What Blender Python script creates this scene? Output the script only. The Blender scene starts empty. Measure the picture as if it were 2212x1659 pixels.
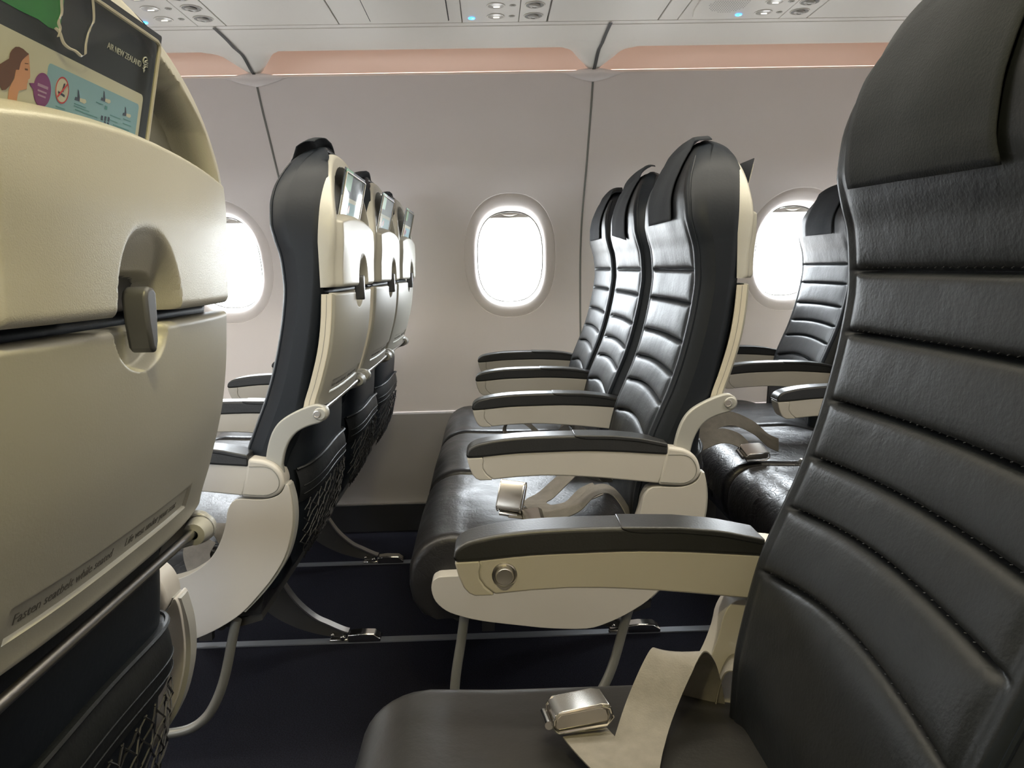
import bpy, bmesh, math, random
from mathutils import Vector, Matrix
from math import sin, cos, pi, sqrt, radians
random.seed(7)
SC = bpy.context.scene
COL = SC.collection

# ------------------------------------------------------------------ camera
EYE = Vector((0, 0, .99))
pt, yw, rl = radians(8.6), radians(1.5), radians(1.26)
f0 = Vector((sin(yw)*cos(pt), cos(yw)*cos(pt), -sin(pt)))
r0 = Vector((cos(yw), -sin(yw), 0))
u0 = r0.cross(f0)
rr = r0*cos(rl) - u0*sin(rl); uu = u0*cos(rl) + r0*sin(rl)
cd = bpy.data.cameras.new('camera'); cam = bpy.data.objects.new('camera', cd); COL.objects.link(cam)
M = Matrix((rr, uu, -f0)).transposed().to_4x4(); M.translation = EYE
cam.matrix_world = M
cd.sensor_width = 36; cd.lens = 1661/2212*36; cd.clip_start = .02
SC.camera = cam

# ------------------------------------------------------------------ world, lamps, exposure
SC.view_settings.view_transform = 'Standard'; SC.view_settings.look = 'None'
SC.view_settings.gamma = 1; SC.view_settings.exposure = EXPO = 0.97
SKY = 15.0; CEIL_W = 18; COVE_E = 1.5
w = bpy.data.worlds.new('daylight'); SC.world = w; w.use_nodes = True
nt = w.node_tree; nt.nodes.clear()
tc = nt.nodes.new('ShaderNodeTexCoord'); sx = nt.nodes.new('ShaderNodeSeparateXYZ')
cr = nt.nodes.new('ShaderNodeValToRGB'); bg = nt.nodes.new('ShaderNodeBackground'); wo = nt.nodes.new('ShaderNodeOutputWorld')
mp = nt.nodes.new('ShaderNodeMapRange'); mp.inputs[1].default_value = -1; mp.inputs[2].default_value = 1
nt.links.new(tc.outputs['Generated'], sx.inputs[0]); nt.links.new(sx.outputs['Z'], mp.inputs[0]); nt.links.new(mp.outputs[0], cr.inputs[0])
cr.color_ramp.elements[0].position = .40; cr.color_ramp.elements[0].color = (.60, .59, .57, 1)
cr.color_ramp.elements[1].position = .53; cr.color_ramp.elements[1].color = (.92, .97, 1, 1)
nt.links.new(cr.outputs[0], bg.inputs[0]); bg.inputs[1].default_value = SKY; nt.links.new(bg.outputs[0], wo.inputs[0])
YC = 1.1475                                   # cabin centre line
def MIR(Y): return 2*YC - Y
WX0 = .081; WP = .5335; KS = range(-5, 5)
XA = WX0 + (KS[0]-.5)*WP; XB = WX0 + (KS[-1]+.5)*WP
def area(name, loc, size, sy, power, color, rot, portal=False):
    l = bpy.data.lights.new(name, 'AREA'); l.shape = 'RECTANGLE'; l.size = size; l.size_y = sy
    l.energy = power; l.color = color
    if portal: l.cycles.is_portal = True
    o = bpy.data.objects.new(name, l); o.location = loc; o.rotation_euler = rot; COL.objects.link(o); return o
SHUT = (0, 1, 2, 3)                        # unseen near side windows, shades drawn down to dim the near seat back
for k in KS:
    area('window_portal', (WX0+k*WP, 3.04, 1.03), .27, .36, 1, (1, 1, 1), (radians(-90), 0, 0), True)
    if k not in SHUT: area('window_portal', (WX0+k*WP, MIR(3.04), 1.03), .27, .36, 1, (1, 1, 1), (radians(90), 0, 0), True)
area('ceiling_lamp', ((XA+XB)/2, YC-.30, 2.10), XB-XA-.3, .10, CEIL_W, (1, .93, .78), (0, 0, 0))
area('ceiling_lamp', ((XA+XB)/2, YC+.30, 2.10), XB-XA-.3, .10, CEIL_W, (1, .93, .78), (0, 0, 0))

area('reading_lamp', (.02, .10, 1.635), .07, .07, 4.1, (1, .86, .42), (0, 0, 0))

# ------------------------------------------------------------------ helpers
def lerp(a, b, t): return a+(b-a)*t
def sstep(a, b, x):
    t = min(1, max(0, (x-a)/(b-a))); return t*t*(3-2*t)
def interp(tab, x):
    if x <= tab[0][0]: return tab[0][1]
    for (x0, y0), (x1, y1) in zip(tab, tab[1:]):
        if x <= x1: return lerp(y0, y1, (x-x0)/(x1-x0))
    return tab[-1][1]
def curve(tab):
    "smooth monotone-ish cubic through a table"
    xs = [a for a, b in tab]; ys = [b for a, b in tab]; n = len(xs)
    d = [(ys[i+1]-ys[i])/(xs[i+1]-xs[i]) for i in range(n-1)]
    m = [d[0]]+[0 if d[i-1]*d[i] <= 0 else 2*d[i-1]*d[i]/(d[i-1]+d[i]) for i in range(1, n-1)]+[d[-1]]
    def f(x):
        if x <= xs[0]: return ys[0]
        if x >= xs[-1]: return ys[-1]
        i = 0
        while x > xs[i+1]: i += 1
        h = xs[i+1]-xs[i]; t = (x-xs[i])/h
        return (2*t**3-3*t*t+1)*ys[i]+(t**3-2*t*t+t)*h*m[i]+(-2*t**3+3*t*t)*ys[i+1]+(t**3-t*t)*h*m[i+1]
    return f
def catmull(pts, n, closed=False):
    P = [Vector(p) for p in pts]; out = []; N = len(P)
    rng = range(N) if closed else range(N-1)
    for i in rng:
        if closed: a, b, c, d = P[i-1], P[i], P[(i+1) % N], P[(i+2) % N]
        else: a, b, c, d = P[max(i-1, 0)], P[i], P[i+1], P[min(i+2, N-1)]
        for k in range(n):
            t = k/n
            out.append(.5*((2*b)+(c-a)*t+(2*a-5*b+4*c-d)*t*t+(3*b-a-3*c+d)*t**3))
    if not closed: out.append(P[-1])
    return out

class MB:
    def __init__(s): s.v = []; s.f = []; s.m = []
    def vert(s, p): s.v.append(tuple(p)); return len(s.v)-1
    def face(s, f, m=0): s.f.append(tuple(f)); s.m.append(m)
    def grid(s, rows, cu=False, cv=False, m=0, mf=None):
        b = len(s.v); n = len(rows); k = len(rows[0])
        for r in rows:
            for p in r: s.v.append(tuple(p))
        for i in range(n if cu else n-1):
            for j in range(k if cv else k-1):
                i2 = (i+1) % n; j2 = (j+1) % k
                s.face((b+i*k+j, b+i*k+j2, b+i2*k+j2, b+i2*k+j), mf(i, j) if mf else m)
        return b
    def cap(s, ring, m=0): s.face([s.vert(p) for p in ring], m)
    def prism(s, out, a, b, axis='y', m=0):
        "2D outline extruded from a to b along an axis"
        def P(u, v, t): return {'y': (u, t, v), 'z': (u, v, t), 'x': (t, u, v)}[axis]
        i0 = len(s.v); n = len(out)
        for u, v in out: s.v.append(P(u, v, a))
        for u, v in out: s.v.append(P(u, v, b))
        s.face(list(range(i0, i0+n)), m); s.face(list(range(i0+2*n-1, i0+n-1, -1)), m)
        for j in range(n):
            j2 = (j+1) % n
            s.face((i0+j, i0+n+j, i0+n+j2, i0+j2), m)
    def box(s, x0, x1, y0, y1, z0, z1, m=0): s.prism([(x0, y0), (x1, y0), (x1, y1), (x0, y1)], z0, z1, 'z', m)
    def tube(s, pts, r, n=10, m=0, closed=False):
        P = [Vector(p) for p in pts]; rows = []
        up = Vector((0, 0, 1)); prev = None
        for i, p in enumerate(P):
            if closed: t = (P[(i+1) % len(P)]-P[i-1]).normalized()
            else: t = (P[min(i+1, len(P)-1)]-P[max(i-1, 0)]).normalized()
            if prev is None:
                a = t.cross(up)
                if a.length < .05: a = t.cross(Vector((0, 1, 0)))
            else: a = prev-t*prev.dot(t)
            a.normalize(); prev = a; b = t.cross(a)
            ri = r[i] if isinstance(r, (list, tuple)) else r
            rows.append([p+a*cos(2*pi*k/n)*ri+b*sin(2*pi*k/n)*ri for k in range(n)])
        s.grid(rows, cu=closed, cv=True, m=m)
        if not closed: s.cap(rows[0][::-1], m); s.cap(rows[-1], m)
    def lathe(s, prof, c, ax, n=20, m=0):
        "profile (r, h) around axis ax through c"
        ax = Vector(ax).normalized(); a = ax.cross(Vector((0, 0, 1)))
        if a.length < .1: a = ax.cross(Vector((1, 0, 0)))
        a.normalize(); b = ax.cross(a); c = Vector(c)
        s.grid([[c+ax*h+(a*cos(2*pi*k/n)+b*sin(2*pi*k/n))*max(r, 1e-4) for k in range(n)] for r, h in prof], cv=True, m=m)
    def ribbon(s, pts, sides, width, th=.0016, sub=8, m=0):
        P = catmull(pts, sub); S = catmull(sides, sub)
        rows = []; n = len(P)
        for i in range(n):
            t = (P[min(i+1, n-1)]-P[max(i-1, 0)]).normalized()
            sd = (S[i]-t*S[i].dot(t)).normalized()*width/2
            nn = t.cross(sd).normalized()*th/2
            rows.append([P[i]-sd+nn, P[i]-sd*.5+nn*1.3, P[i]+nn*1.3, P[i]+sd*.5+nn*1.3, P[i]+sd+nn, P[i]+sd-nn, P[i]-nn, P[i]-sd-nn])
        s.grid(rows, cv=True, m=m); s.cap(rows[0][::-1], m); s.cap(rows[-1], m)
    def mesh(s, name, mats, angle=38):
        me = bpy.data.meshes.new(name); me.from_pydata(s.v, [], s.f)
        for mt in (mats if isinstance(mats, (list, tuple)) else [mats]): me.materials.append(mt)
        for p, mi in zip(me.polygons, s.m): p.material_index = mi; p.use_smooth = True
        bm = bmesh.new(); bm.from_mesh(me)
        bmesh.ops.remove_doubles(bm, verts=bm.verts, dist=1e-5)
        bmesh.ops.recalc_face_normals(bm, faces=bm.faces); bm.to_mesh(me); bm.free()
        me.set_sharp_from_angle(angle=radians(angle)); me.update(); return me

def link(name, me, parent=None, bevel=0, seg=3, loc=None):
    o = bpy.data.objects.new(name, me); COL.objects.link(o)
    if parent: o.parent = parent
    if loc: o.location = loc
    if bevel:
        b = o.modifiers.new('bevel', 'BEVEL'); b.width = bevel; b.segments = seg; b.limit_method = 'ANGLE'; b.angle_limit = radians(45)
        b.harden_normals = False
    return o
def tag(o, label, cat, group=None):
    o['label'] = label; o['category'] = cat
    if group: o['group'] = group
    return o
def thing(name, label, cat, loc=(0, 0, 0), group=None):
    o = bpy.data.objects.new(name, None); o.empty_display_size = .05; COL.objects.link(o); o.location = loc
    return tag(o, label, cat, group)
def struct(name, mb, mat, bevel=0, parent=None, angle=38):
    o = link(name, mb.mesh(name, mat, angle), parent, bevel)
    if not parent: o['kind'] = 'structure'
    return o
CACHE = {}
def part(name, key, build, mat, parent, bevel=0, seg=3, label=None, angle=38):
    if key not in CACHE:
        mb = MB(); build(mb); CACHE[key] = mb.mesh(key, mat, angle)
    o = link(name, CACHE[key], parent, bevel, seg)
    if label: o['label'] = label
    return o

# ------------------------------------------------------------------ materials
def mat(name, col, rough=.5, metal=0, spec=.5, bump=None, vary=None, emit=None, es=1, coat=0, rvary=None):
    "bump: list of (kind, scale, strength, distance);  vary: (scale, amount)"
    m = bpy.data.materials.new(name); m.use_nodes = True; n = m.node_tree; b = n.nodes['Principled BSDF']
    b.inputs['Base Color'].default_value = (*col, 1); b.inputs['Roughness'].default_value = rough
    b.inputs['Metallic'].default_value = metal; b.inputs['Specular IOR Level'].default_value = spec
    if coat: b.inputs['Coat Weight'].default_value = coat; b.inputs['Coat Roughness'].default_value = .2
    tc = n.nodes.new('ShaderNodeTexCoord')
    if vary:
        nz = n.nodes.new('ShaderNodeTexNoise'); nz.inputs['Scale'].default_value = vary[0]; nz.inputs['Detail'].default_value = 5
        rp = n.nodes.new('ShaderNodeValToRGB'); a = vary[1]
        rp.color_ramp.elements[0].position = .3; rp.color_ramp.elements[1].position = .7
        rp.color_ramp.elements[0].color = (*[c*(1-a) for c in col], 1); rp.color_ramp.elements[1].color = (*[min(1, c*(1+a)) for c in col], 1)
        n.links.new(tc.outputs['Object'], nz.inputs['Vector']); n.links.new(nz.outputs['Fac'], rp.inputs[0]); n.links.new(rp.outputs[0], b.inputs['Base Color'])
    if rvary:
        nz = n.nodes.new('ShaderNodeTexNoise'); nz.inputs['Scale'].default_value = rvary[0]; nz.inputs['Detail'].default_value = 4
        mr = n.nodes.new('ShaderNodeMapRange'); mr.inputs[1].default_value = .3; mr.inputs[2].default_value = .7
        mr.inputs[3].default_value = rough-rvary[1]; mr.inputs[4].default_value = rough+rvary[1]
        n.links.new(tc.outputs['Object'], nz.inputs['Vector']); n.links.new(nz.outputs['Fac'], mr.inputs[0]); n.links.new(mr.outputs[0], b.inputs['Roughness'])
    prev = None
    for kind, scale, st, dist in (bump or []):
        if kind == 'noise':
            t = n.nodes.new('ShaderNodeTexNoise'); t.inputs['Detail'].default_value = 6; out = t.outputs['Fac']
        else:
            t = n.nodes.new('ShaderNodeTexVoronoi'); t.feature = 'DISTANCE_TO_EDGE'; out = t.outputs['Distance']
        t.inputs['Scale'].default_value = scale
        if kind == 'crack':
            wn = n.nodes.new('ShaderNodeTexNoise'); wn.inputs['Scale'].default_value = scale*.35; wn.inputs['Detail'].default_value = 3
            mx = n.nodes.new('ShaderNodeMix'); mx.data_type = 'VECTOR'; mx.inputs[0].default_value = .25
            n.links.new(tc.outputs['Object'], wn.inputs['Vector'])
            n.links.new(tc.outputs['Object'], mx.inputs[4]); n.links.new(wn.outputs['Color'], mx.inputs[5]); n.links.new(mx.outputs[1], t.inputs['Vector'])
            c2 = n.nodes.new('ShaderNodeMath'); c2.operation = 'MINIMUM'; c2.inputs[1].default_value = .12
            n.links.new(out, c2.inputs[0]); out = c2.outputs[0]
        else: n.links.new(tc.outputs['Object'], t.inputs['Vector'])
        bp = n.nodes.new('ShaderNodeBump'); bp.inputs['Strength'].default_value = st; bp.inputs['Distance'].default_value = dist
        n.links.new(out, bp.inputs['Height'])
        if prev: n.links.new(prev.outputs[0], bp.inputs['Normal'])
        prev = bp
    if prev: n.links.new(prev.outputs[0], b.inputs['Normal'])
    if emit: b.inputs['Emission Color'].default_value = (*emit, 1); b.inputs['Emission Strength'].default_value = es
    return m
LEATHER = mat('black_leather', (.008, .0095, .0115), .46, spec=.32, bump=[('noise', 14, .35, .006), ('noise', 260, .25, .0012)], rvary=(9, .06))
LEATHER_SIDE = mat('black_side_leather', (.006, .009, .014), .48, spec=.32, bump=[('noise', 160, .2, .001)])
RODM = mat('dull_rod_steel', (.36, .35, .34), .3, metal=1)
STITCH = mat('grey_thread', (.06, .06, .06), .7)
CUSHION = mat('creased_black_leather', (.014, .0135, .0145), .38, spec=.5, bump=[('noise', 9, .45, .009), ('crack', 34, .22, .004), ('noise', 220, .2, .001)], rvary=(12, .08))
SHELL = mat('pearl_grey_shell_plastic', (.43, .42, .37), .36, metal=.15, spec=.5, bump=[('noise', 900, .35, .0007)])
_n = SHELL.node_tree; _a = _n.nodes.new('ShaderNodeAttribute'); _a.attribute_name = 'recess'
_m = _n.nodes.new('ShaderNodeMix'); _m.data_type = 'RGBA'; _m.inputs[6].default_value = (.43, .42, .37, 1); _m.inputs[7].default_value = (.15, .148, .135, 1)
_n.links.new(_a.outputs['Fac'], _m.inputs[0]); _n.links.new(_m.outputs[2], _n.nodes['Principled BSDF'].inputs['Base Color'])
TRAYM = mat('grey_tray_plastic', (.33, .323, .28), .42, metal=.1, bump=[('noise', 500, .15, .0006)])
EDGE = mat('cream_tray_edge', (.55, .51, .42), .5)
RECESS = mat('dark_grey_recess', (.15, .148, .135), .5, bump=[('noise', 300, .2, .001)])
DARKP = mat('dark_grey_plastic', (.07, .072, .08), .4)
PLAST = mat('warm_white_plastic', (.455, .435, .405), .42, bump=[('noise', 300, .08, .0006)], vary=(3, .04))
PLAST2 = mat('grey_arm_metal', (.36, .36, .34), .45, metal=.2)
PAD = mat('black_armrest_pad', (.022, .023, .025), .38, bump=[('noise', 350, .3, .0008)])
CHROME = mat('polished_metal', (.75, .73, .70), .14, metal=1)
STEEL = mat('brushed_steel', (.55, .53, .50), .28, metal=1, bump=[('noise', 200, .1, .0005)])
BRUSH = mat('buckle_metal', (.52, .49, .44), .27, metal=1, bump=[('noise', 120, .08, .0006)])
TUBE = mat('grey_tube_paint', (.28, .28, .26), .4, metal=.5)
LEGD = mat('dark_leg_web', (.05, .048, .045), .5, metal=.3)
BELT = mat('grey_webbing', (.185, .172, .155), .75, bump=[('noise', 500, .5, .001)], vary=(60, .12))
CLOTH = mat('charcoal_headrest_cloth', (.021, .024, .029), .92, spec=.2, bump=[('noise', 420, .6, .001), ('noise', 12, .3, .006)])
NET = mat('black_net', (.02, .02, .022), .6)
WALL = mat('wall_panel', (.78, .73, .715), .55, bump=[('noise', 600, .05, .0004)])
DADO = mat('lower_wall_panel', (.35, .335, .325), .7, bump=[('noise', 400, .2, .001)])
BLACKB = mat('black_kick_strip', (.015, .016, .02), .6)
CEILM = mat('overhead_plastic', (.68, .655, .60), .5, bump=[('noise', 500, .05, .0004)])
COVE = mat('cove_lining', (.78, .71, .66), .7)
SEAL = mat('grey_rubber_seal', (.20, .20, .185), .6)
LINEK = mat('black_gap', (.012, .011, .01), .8)
CARPET = mat('navy_carpet', (.013, .0135, .021), .95, spec=.1, bump=[('noise', 700, .8, .003)], vary=(350, .6))
TRACK = mat('seat_track_cover', (.16, .17, .19), .45, metal=.3)
PANEM = bpy.data.materials.new('window_glass'); PANEM.use_nodes = True
_n = PANEM.node_tree; _n.nodes.clear()
_o = _n.nodes.new('ShaderNodeOutputMaterial'); _t = _n.nodes.new('ShaderNodeBsdfTransparent'); _g = _n.nodes.new('ShaderNodeBsdfGlossy'); _x = _n.nodes.new('ShaderNodeMixShader')
_g.inputs['Roughness'].default_value = .03; _x.inputs[0].default_value = .06; _t.inputs[0].default_value = (.96, .98, 1, 1)
_n.links.new(_t.outputs[0], _x.inputs[1]); _n.links.new(_g.outputs[0], _x.inputs[2]); _n.links.new(_x.outputs[0], _o.inputs[0])
CLEAR = PANEM.copy(); CLEAR.name = 'clear_vinyl'
for q in CLEAR.node_tree.nodes:
    if q.type == 'MIX_SHADER': q.inputs[0].default_value = .07
    if q.type == 'BSDF_GLOSSY': q.inputs['Roughness'].default_value = .07
    if q.type == 'BSDF_TRANSPARENT': q.inputs[0].default_value = (.93, .95, .93, 1)
WORN = mat('cracked_black_leather', (.015, .0145, .017), .34, spec=.6, bump=[('noise', 8, .6, .012), ('crack', 30, .38, .006), ('noise', 220, .2, .001)], rvary=(12, .08))
SMOOTH = mat('smooth_black_leather', (.016, .0155, .0155), .36, spec=.5, bump=[('noise', 10, .35, .006), ('noise', 260, .15, .0008)])
def flat(name, col, rough=.45): return mat(name, col, rough)

# ------------------------------------------------------------------ the cabin shell
WALLY = curve([(.44, 2.93), (.60, 2.955), (.80, 2.972), (.93, 2.968), (1.03, 2.953), (1.13, 2.915), (1.22, 2.85), (1.33, 2.752), (1.42, 2.685), (1.515, 2.612), (1.60, 2.557)])
ZLO, ZHI = .72, 1.336
def both(fn):
    fn('far', lambda Y: Y); fn('near', MIR)
def frange(a, b, n): return [a+(b-a)*i/n for i in range(n+1)]
def superell(a, hw, hh, n):
    c, s_ = cos(a), sin(a)
    r = (abs(c/hw)**n+abs(s_/hh)**n)**(-1/n); return r*c, r*s_
ANG = [2*pi*i/72 for i in range(72)]
def add_cell_corners():
    a = math.atan2((ZHI-1.028), WP/2), math.atan2(-(1.028-ZLO), WP/2)
    return sorted(set([x if x <= pi else x-2*pi for x in ANG]+[a[0], pi-a[0], a[1], -pi-a[1]]))
CANG = add_cell_corners()
def rect_pt(a):
    c, s_ = cos(a), sin(a); t = 1e9
    if abs(c) > 1e-9: t = min(t, (WP/2)/abs(c))
    if s_ > 1e-9: t = min(t, (ZHI-1.028)/s_)
    if s_ < -1e-9: t = min(t, (1.028-ZLO)/-s_)
    return t*c, t*s_
OH, OV, IH, IV = .1735, .227, .1245, .1685
def paneY(z): return 2.976-.26*(z-1.028)
def wall(side, m):
    b = MB()
    b.grid([[(x, m(WALLY(z)), z) for x in (XA, XB)] for z in frange(.44, ZLO, 12)])
    b.grid([[(x, m(WALLY(z)), z) for x in (XA, XB)] for z in frange(ZHI, 1.60, 20)])
    for k in KS:
        cx = WX0+k*WP; rows = []
        for t in (0, .25, .5, .75, .97, 1):
            r = []
            for a in CANG:
                ox, oz = superell(a, OH, OV, 2.35); qx, qz = rect_pt(a)
                x, z = lerp(qx, ox, t), 1.028+lerp(qz, oz, t)
                r.append((cx+x, m(WALLY(z)), z))
            rows.append(r)
        b.grid(rows, cv=True)
    struct('wall_'+side, b, WALL, angle=60)
    # lip and cove above the wall
    b = MB()
    lip = [(2.557, 1.598), (2.558, 1.603), (2.562, 1.6065), (2.568, 1.6065), (2.574, 1.603), (2.580, 1.585), (2.66, 1.583), (2.70, 1.61), (2.715, 1.68), (2.69, 1.76), (2.62, 1.80), (2.53, 1.80), (2.46, 1.77), (2.44, 1.70)]
    b.grid([[(x, m(Y), z) for x in (XA, XB)] for Y, z in lip]); struct('trim_1' if side == 'far' else 'trim_2', b, COVE, angle=60)
    b = MB(); val = [(2.44, 1.70), (2.437, 1.655), (2.432, 1.644), (2.42, 1.639), (2.40, 1.6385), (2.226, 1.644), (2.224, 1.647), (2.221, 1.647), (2.219, 1.644), (2.199, 1.645), (2.197, 1.66)]
    b.grid([[(x, m(Y), z) for x in (XA, XB)] for Y, z in val]); struct('trim_3' if side == 'far' else 'trim_4', b, CEILM, angle=30)
    # lower panel, rail and black kick strip
    b = MB(); b.grid([[(x, m(Y), z) for x in (XA, XB)] for Y, z in [(2.90, .0), (2.868, .02), (2.868, .104), (2.90, .30), (2.922, .441), (2.93, .447)]])
    struct('trim_5' if side == 'far' else 'trim_6', b, DADO)
    b = MB(); b.prism([(m(2.868), 0), (m(2.85), 0), (m(2.85), .104), (m(2.868), .104)], XA, XB, 'x')
    struct('baseboard_'+side, b, BLACKB)
    b = MB(); b.prism([(m(2.870), .104), (m(2.848), .104), (m(2.848), .1075), (m(2.870), .1075)], XA, XB, 'x')
    struct('trim_7' if side == 'far' else 'trim_8', b, STEEL)
both(wall)
b = MB(); b.grid([[(XA, Y, 0), (XB, Y, 0)] for Y in (MIR(2.9), 2.9)]); struct('floor', b, CARPET)
b = MB()
half = [(2.197, 1.66), (1.63, 1.66), (1.585, 1.67), (1.545, 1.72), (1.535, 1.85), (1.56, 2.0), (1.585, 2.06), (1.56, 2.10), (1.45, 2.14), (1.30, 2.17), (YC, 2.18)]
b.grid([[(x, Y, z) for x in (XA, XB)] for Y, z in half+[(MIR(Y), z) for Y, z in half[-2::-1]]]); struct('ceiling', b, CEILM, angle=30)
for nm, x in (('wall_front', XA), ('wall_rear', XB)):  # added end caps, unseen; the cabin runs on, these keep daylight out
    b = MB(); b.prism([(MIR(3.0), 0), (3.0, 0), (3.0, 2.2), (MIR(3.0), 2.2)], x-.02 if x < 0 else x, x if x < 0 else x+.02, 'x'); struct(nm, b, WALL)

# panel joints (every second window), cove brackets
TR = [9]
def joint(x, m):
    b = MB(); h = .0035
    path = [(WALLY(z)-.0015, z) for z in frange(.45, 1.585, 40)]
    b.grid([[(x-h, m(Y), z), (x-h*.6, m(Y-.0012), z), (x+h*.6, m(Y-.0012), z), (x+h, m(Y), z)] for Y, z in path])
    struct('trim_%d' % TR[0], b, SEAL, angle=60); TR[0] += 1
    # bracket crossing the cove, widening into the valance
    b = MB(); rows = []
    for t in frange(0, 1, 14):
        Y = lerp(2.36, 2.553, t); z = 1.6395-.0022*sstep(0, .2, t)-.030*sstep(.35, 1, t); hw = lerp(.135, .026, min(1, max(0, (t-.1)/.86)))
        r = []
        for s_ in frange(-1, 1, 16):
            lift = .055*abs(s_)**3*sstep(.30, .6, t)
            r.append((x+s_*hw, m(Y+.010*abs(s_)**3*sstep(.3, .6, t)), z+lift*.25))
        rows.append(r)
    b.grid(rows); struct('trim_%d' % TR[0], b, CEILM, angle=70); TR[0] += 1
    b = MB(); path = [(2.2, 1.6435), (2.30, 1.641)]+[(lerp(2.36, 2.553, t), 1.6365-.030*sstep(.35, 1, t)) for t in frange(0, 1, 8)]
    b.grid([[(x-.005, m(Y), z-.002), (x+.005, m(Y), z-.002)] for Y, z in [(p.x, p.y) for p in catmull([(a, c, 0) for a, c in path], 5)]])
    struct('trim_%d' % TR[0], b, mat('dark_gap_seal', (.035, .035, .033), .7) if 'g' not in CACHE else CACHE['g'], angle=70); TR[0] += 1
    # lens shaped flange on the ledge
    b = MB(); rows = []
    for t in frange(-1, 1, 24):
        e = (1-t*t)**1.3*.5+(1-abs(t))*.5
        top, bot = 1.598+.013*e, 1.598-.025*e; bulge = .020*e
        r = [(x+t*.103, m(2.575), top+.001)]
        for q in frange(0, 1, 8):
            z = lerp(top, bot, q); r.append((x+t*.103, m(lerp(2.560, WALLY(min(z, 1.6)), q)-.003-bulge*(q+.12)**.45*(1-q)**.6), z))
        rows.append(r)
    b.grid(rows); struct('trim_%d' % TR[0], b, WALL, angle=60); TR[0] += 1
CACHE['g'] = mat('dark_gap_seal', (.035, .035, .033), .7)
for k in (-2, -1, 0, 1):
    joint(WX0+WP/2+2*k*WP, lambda Y: Y)

# windows
def window(i, cx, m, shut=False):
    t = thing('window_%d' % i, '', '', (cx, 0, 0)); del t['label']; del t['category']; t['kind'] = 'structure'
    def ring(hw, hh, n, Yf): return [(p[0], m(Yf(1.028+p[1])), 1.028+p[1]) for p in (superell(a, hw, hh, n) for a in CANG)]
    b = MB()
    def mixY(q, d): return lambda z: lerp(WALLY(z), paneY(z), q)+d
    rows = [ring(OH, OV, 2.35, mixY(0, 0)), ring(OH-.0015, OV-.0015, 2.35, mixY(0, .003)), ring(OH-.004, OV-.004, 2.35, mixY(0, .0015)),
            ring(lerp(OH, IH, .3), lerp(OV, IV, .3), 2.4, mixY(0, 0)), ring(lerp(OH, IH, .5), lerp(OV, IV, .5), 2.5, mixY(.01, 0)),
            ring(lerp(OH, IH, .68), lerp(OV, IV, .68), 2.55, mixY(.04, 0)), ring(lerp(OH, IH, .82), lerp(OV, IV, .82), 2.6, mixY(.13, 0)), ring(lerp(OH, IH, .92), lerp(OV, IV, .92), 2.62, mixY(.40, 0)), ring(IH+.0015, IV+.0015, 2.65, mixY(1, -.006)), ring(IH, IV, 2.65, mixY(1, -.002))]
    b.grid(rows, cv=True); link('window_frame', b.mesh('window_frame', WALL, 60), t)
    b = MB(); b.grid([ring(IH+.001, IV+.001, 2.65, mixY(1, -.003)), ring(IH-.0025, IV-.0025, 2.65, mixY(1, -.0045)), ring(IH-.0025, IV-.0025, 2.65, mixY(1, .012))], cv=True)
    link('window_seal', b.mesh('window_seal', SEAL), t)
    b = MB(); b.grid([ring(IH-.002, IV-.002, 2.65, mixY(1, .008)), [(0, m(paneY(1.028)+.008), 1.028)]*len(CANG)], cv=True)
    link('pane', b.mesh('pane', PANEM), t)
    # pulled-up shade with its grip
    b = MB(); zs = 1.028+IV-.022 if not shut else 1.028-IV+.012
    hx = lambda z: (IH-.003)*max(1e-6, 1-abs((z-1.028)/(IV-.003))**2.65)**(1/2.65)
    zz = [zs+(1.028+IV-.0032-zs)*sin(q*pi/2) for q in frange(0, 1, 10)] if zs > 1.028 else frange(zs, 1.028+IV-.0032, 30)
    pl = [(-hx(z), z) for z in zz]+[(hx(z), z) for z in zz[::-1]]
    b.grid([[(x, m(paneY(z)-.003), z) for x, z in pl], [(x, m(paneY(z)+.0025), z) for x, z in pl]], cv=True)
    n0 = len(pl); b.face(range(n0)); b.face(range(2*n0-1, n0-1, -1)); sh = link('shade', b.mesh('shade', PLAST), t, .001)
    b = MB(); b.grid([[(x*.036, m(paneY(zs+.01)-.004-.007*(1-x*x)*sin(pi*q)), zs+.016-.011*q*(1-x*x)) for q in frange(0, 1, 5)] for x in frange(-1, 1, 12)])
    link('shade_grip', b.mesh('shade_grip', PLAST), sh)
i = 1
for k in KS: window(i, WX0+k*WP, lambda Y: Y); i += 1
for k in KS: window(i, WX0+k*WP, MIR, k in SHUT); i += 1

# cove lamp strips
EMC = mat('cove_led', (.9, .6, .5), .5, emit=(1, .71, .57), es=COVE_E)
for m, nm in ((lambda Y: Y, 'far'), (MIR, 'near')):
    b = MB(); b.prism([(m(2.569), 1.6095), (m(2.566), 1.6065), (m(2.570), 1.600), (m(2.583), 1.600), (m(2.583), 1.6085)], XA+.02, XB-.02, 'x')
    o = link('cove_light', b.mesh('cove_light', EMC)); tag(o, 'pink glowing light strip hidden in the cove above the %s wall' % ('window' if nm == 'far' else 'nearer'), 'light')

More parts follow.
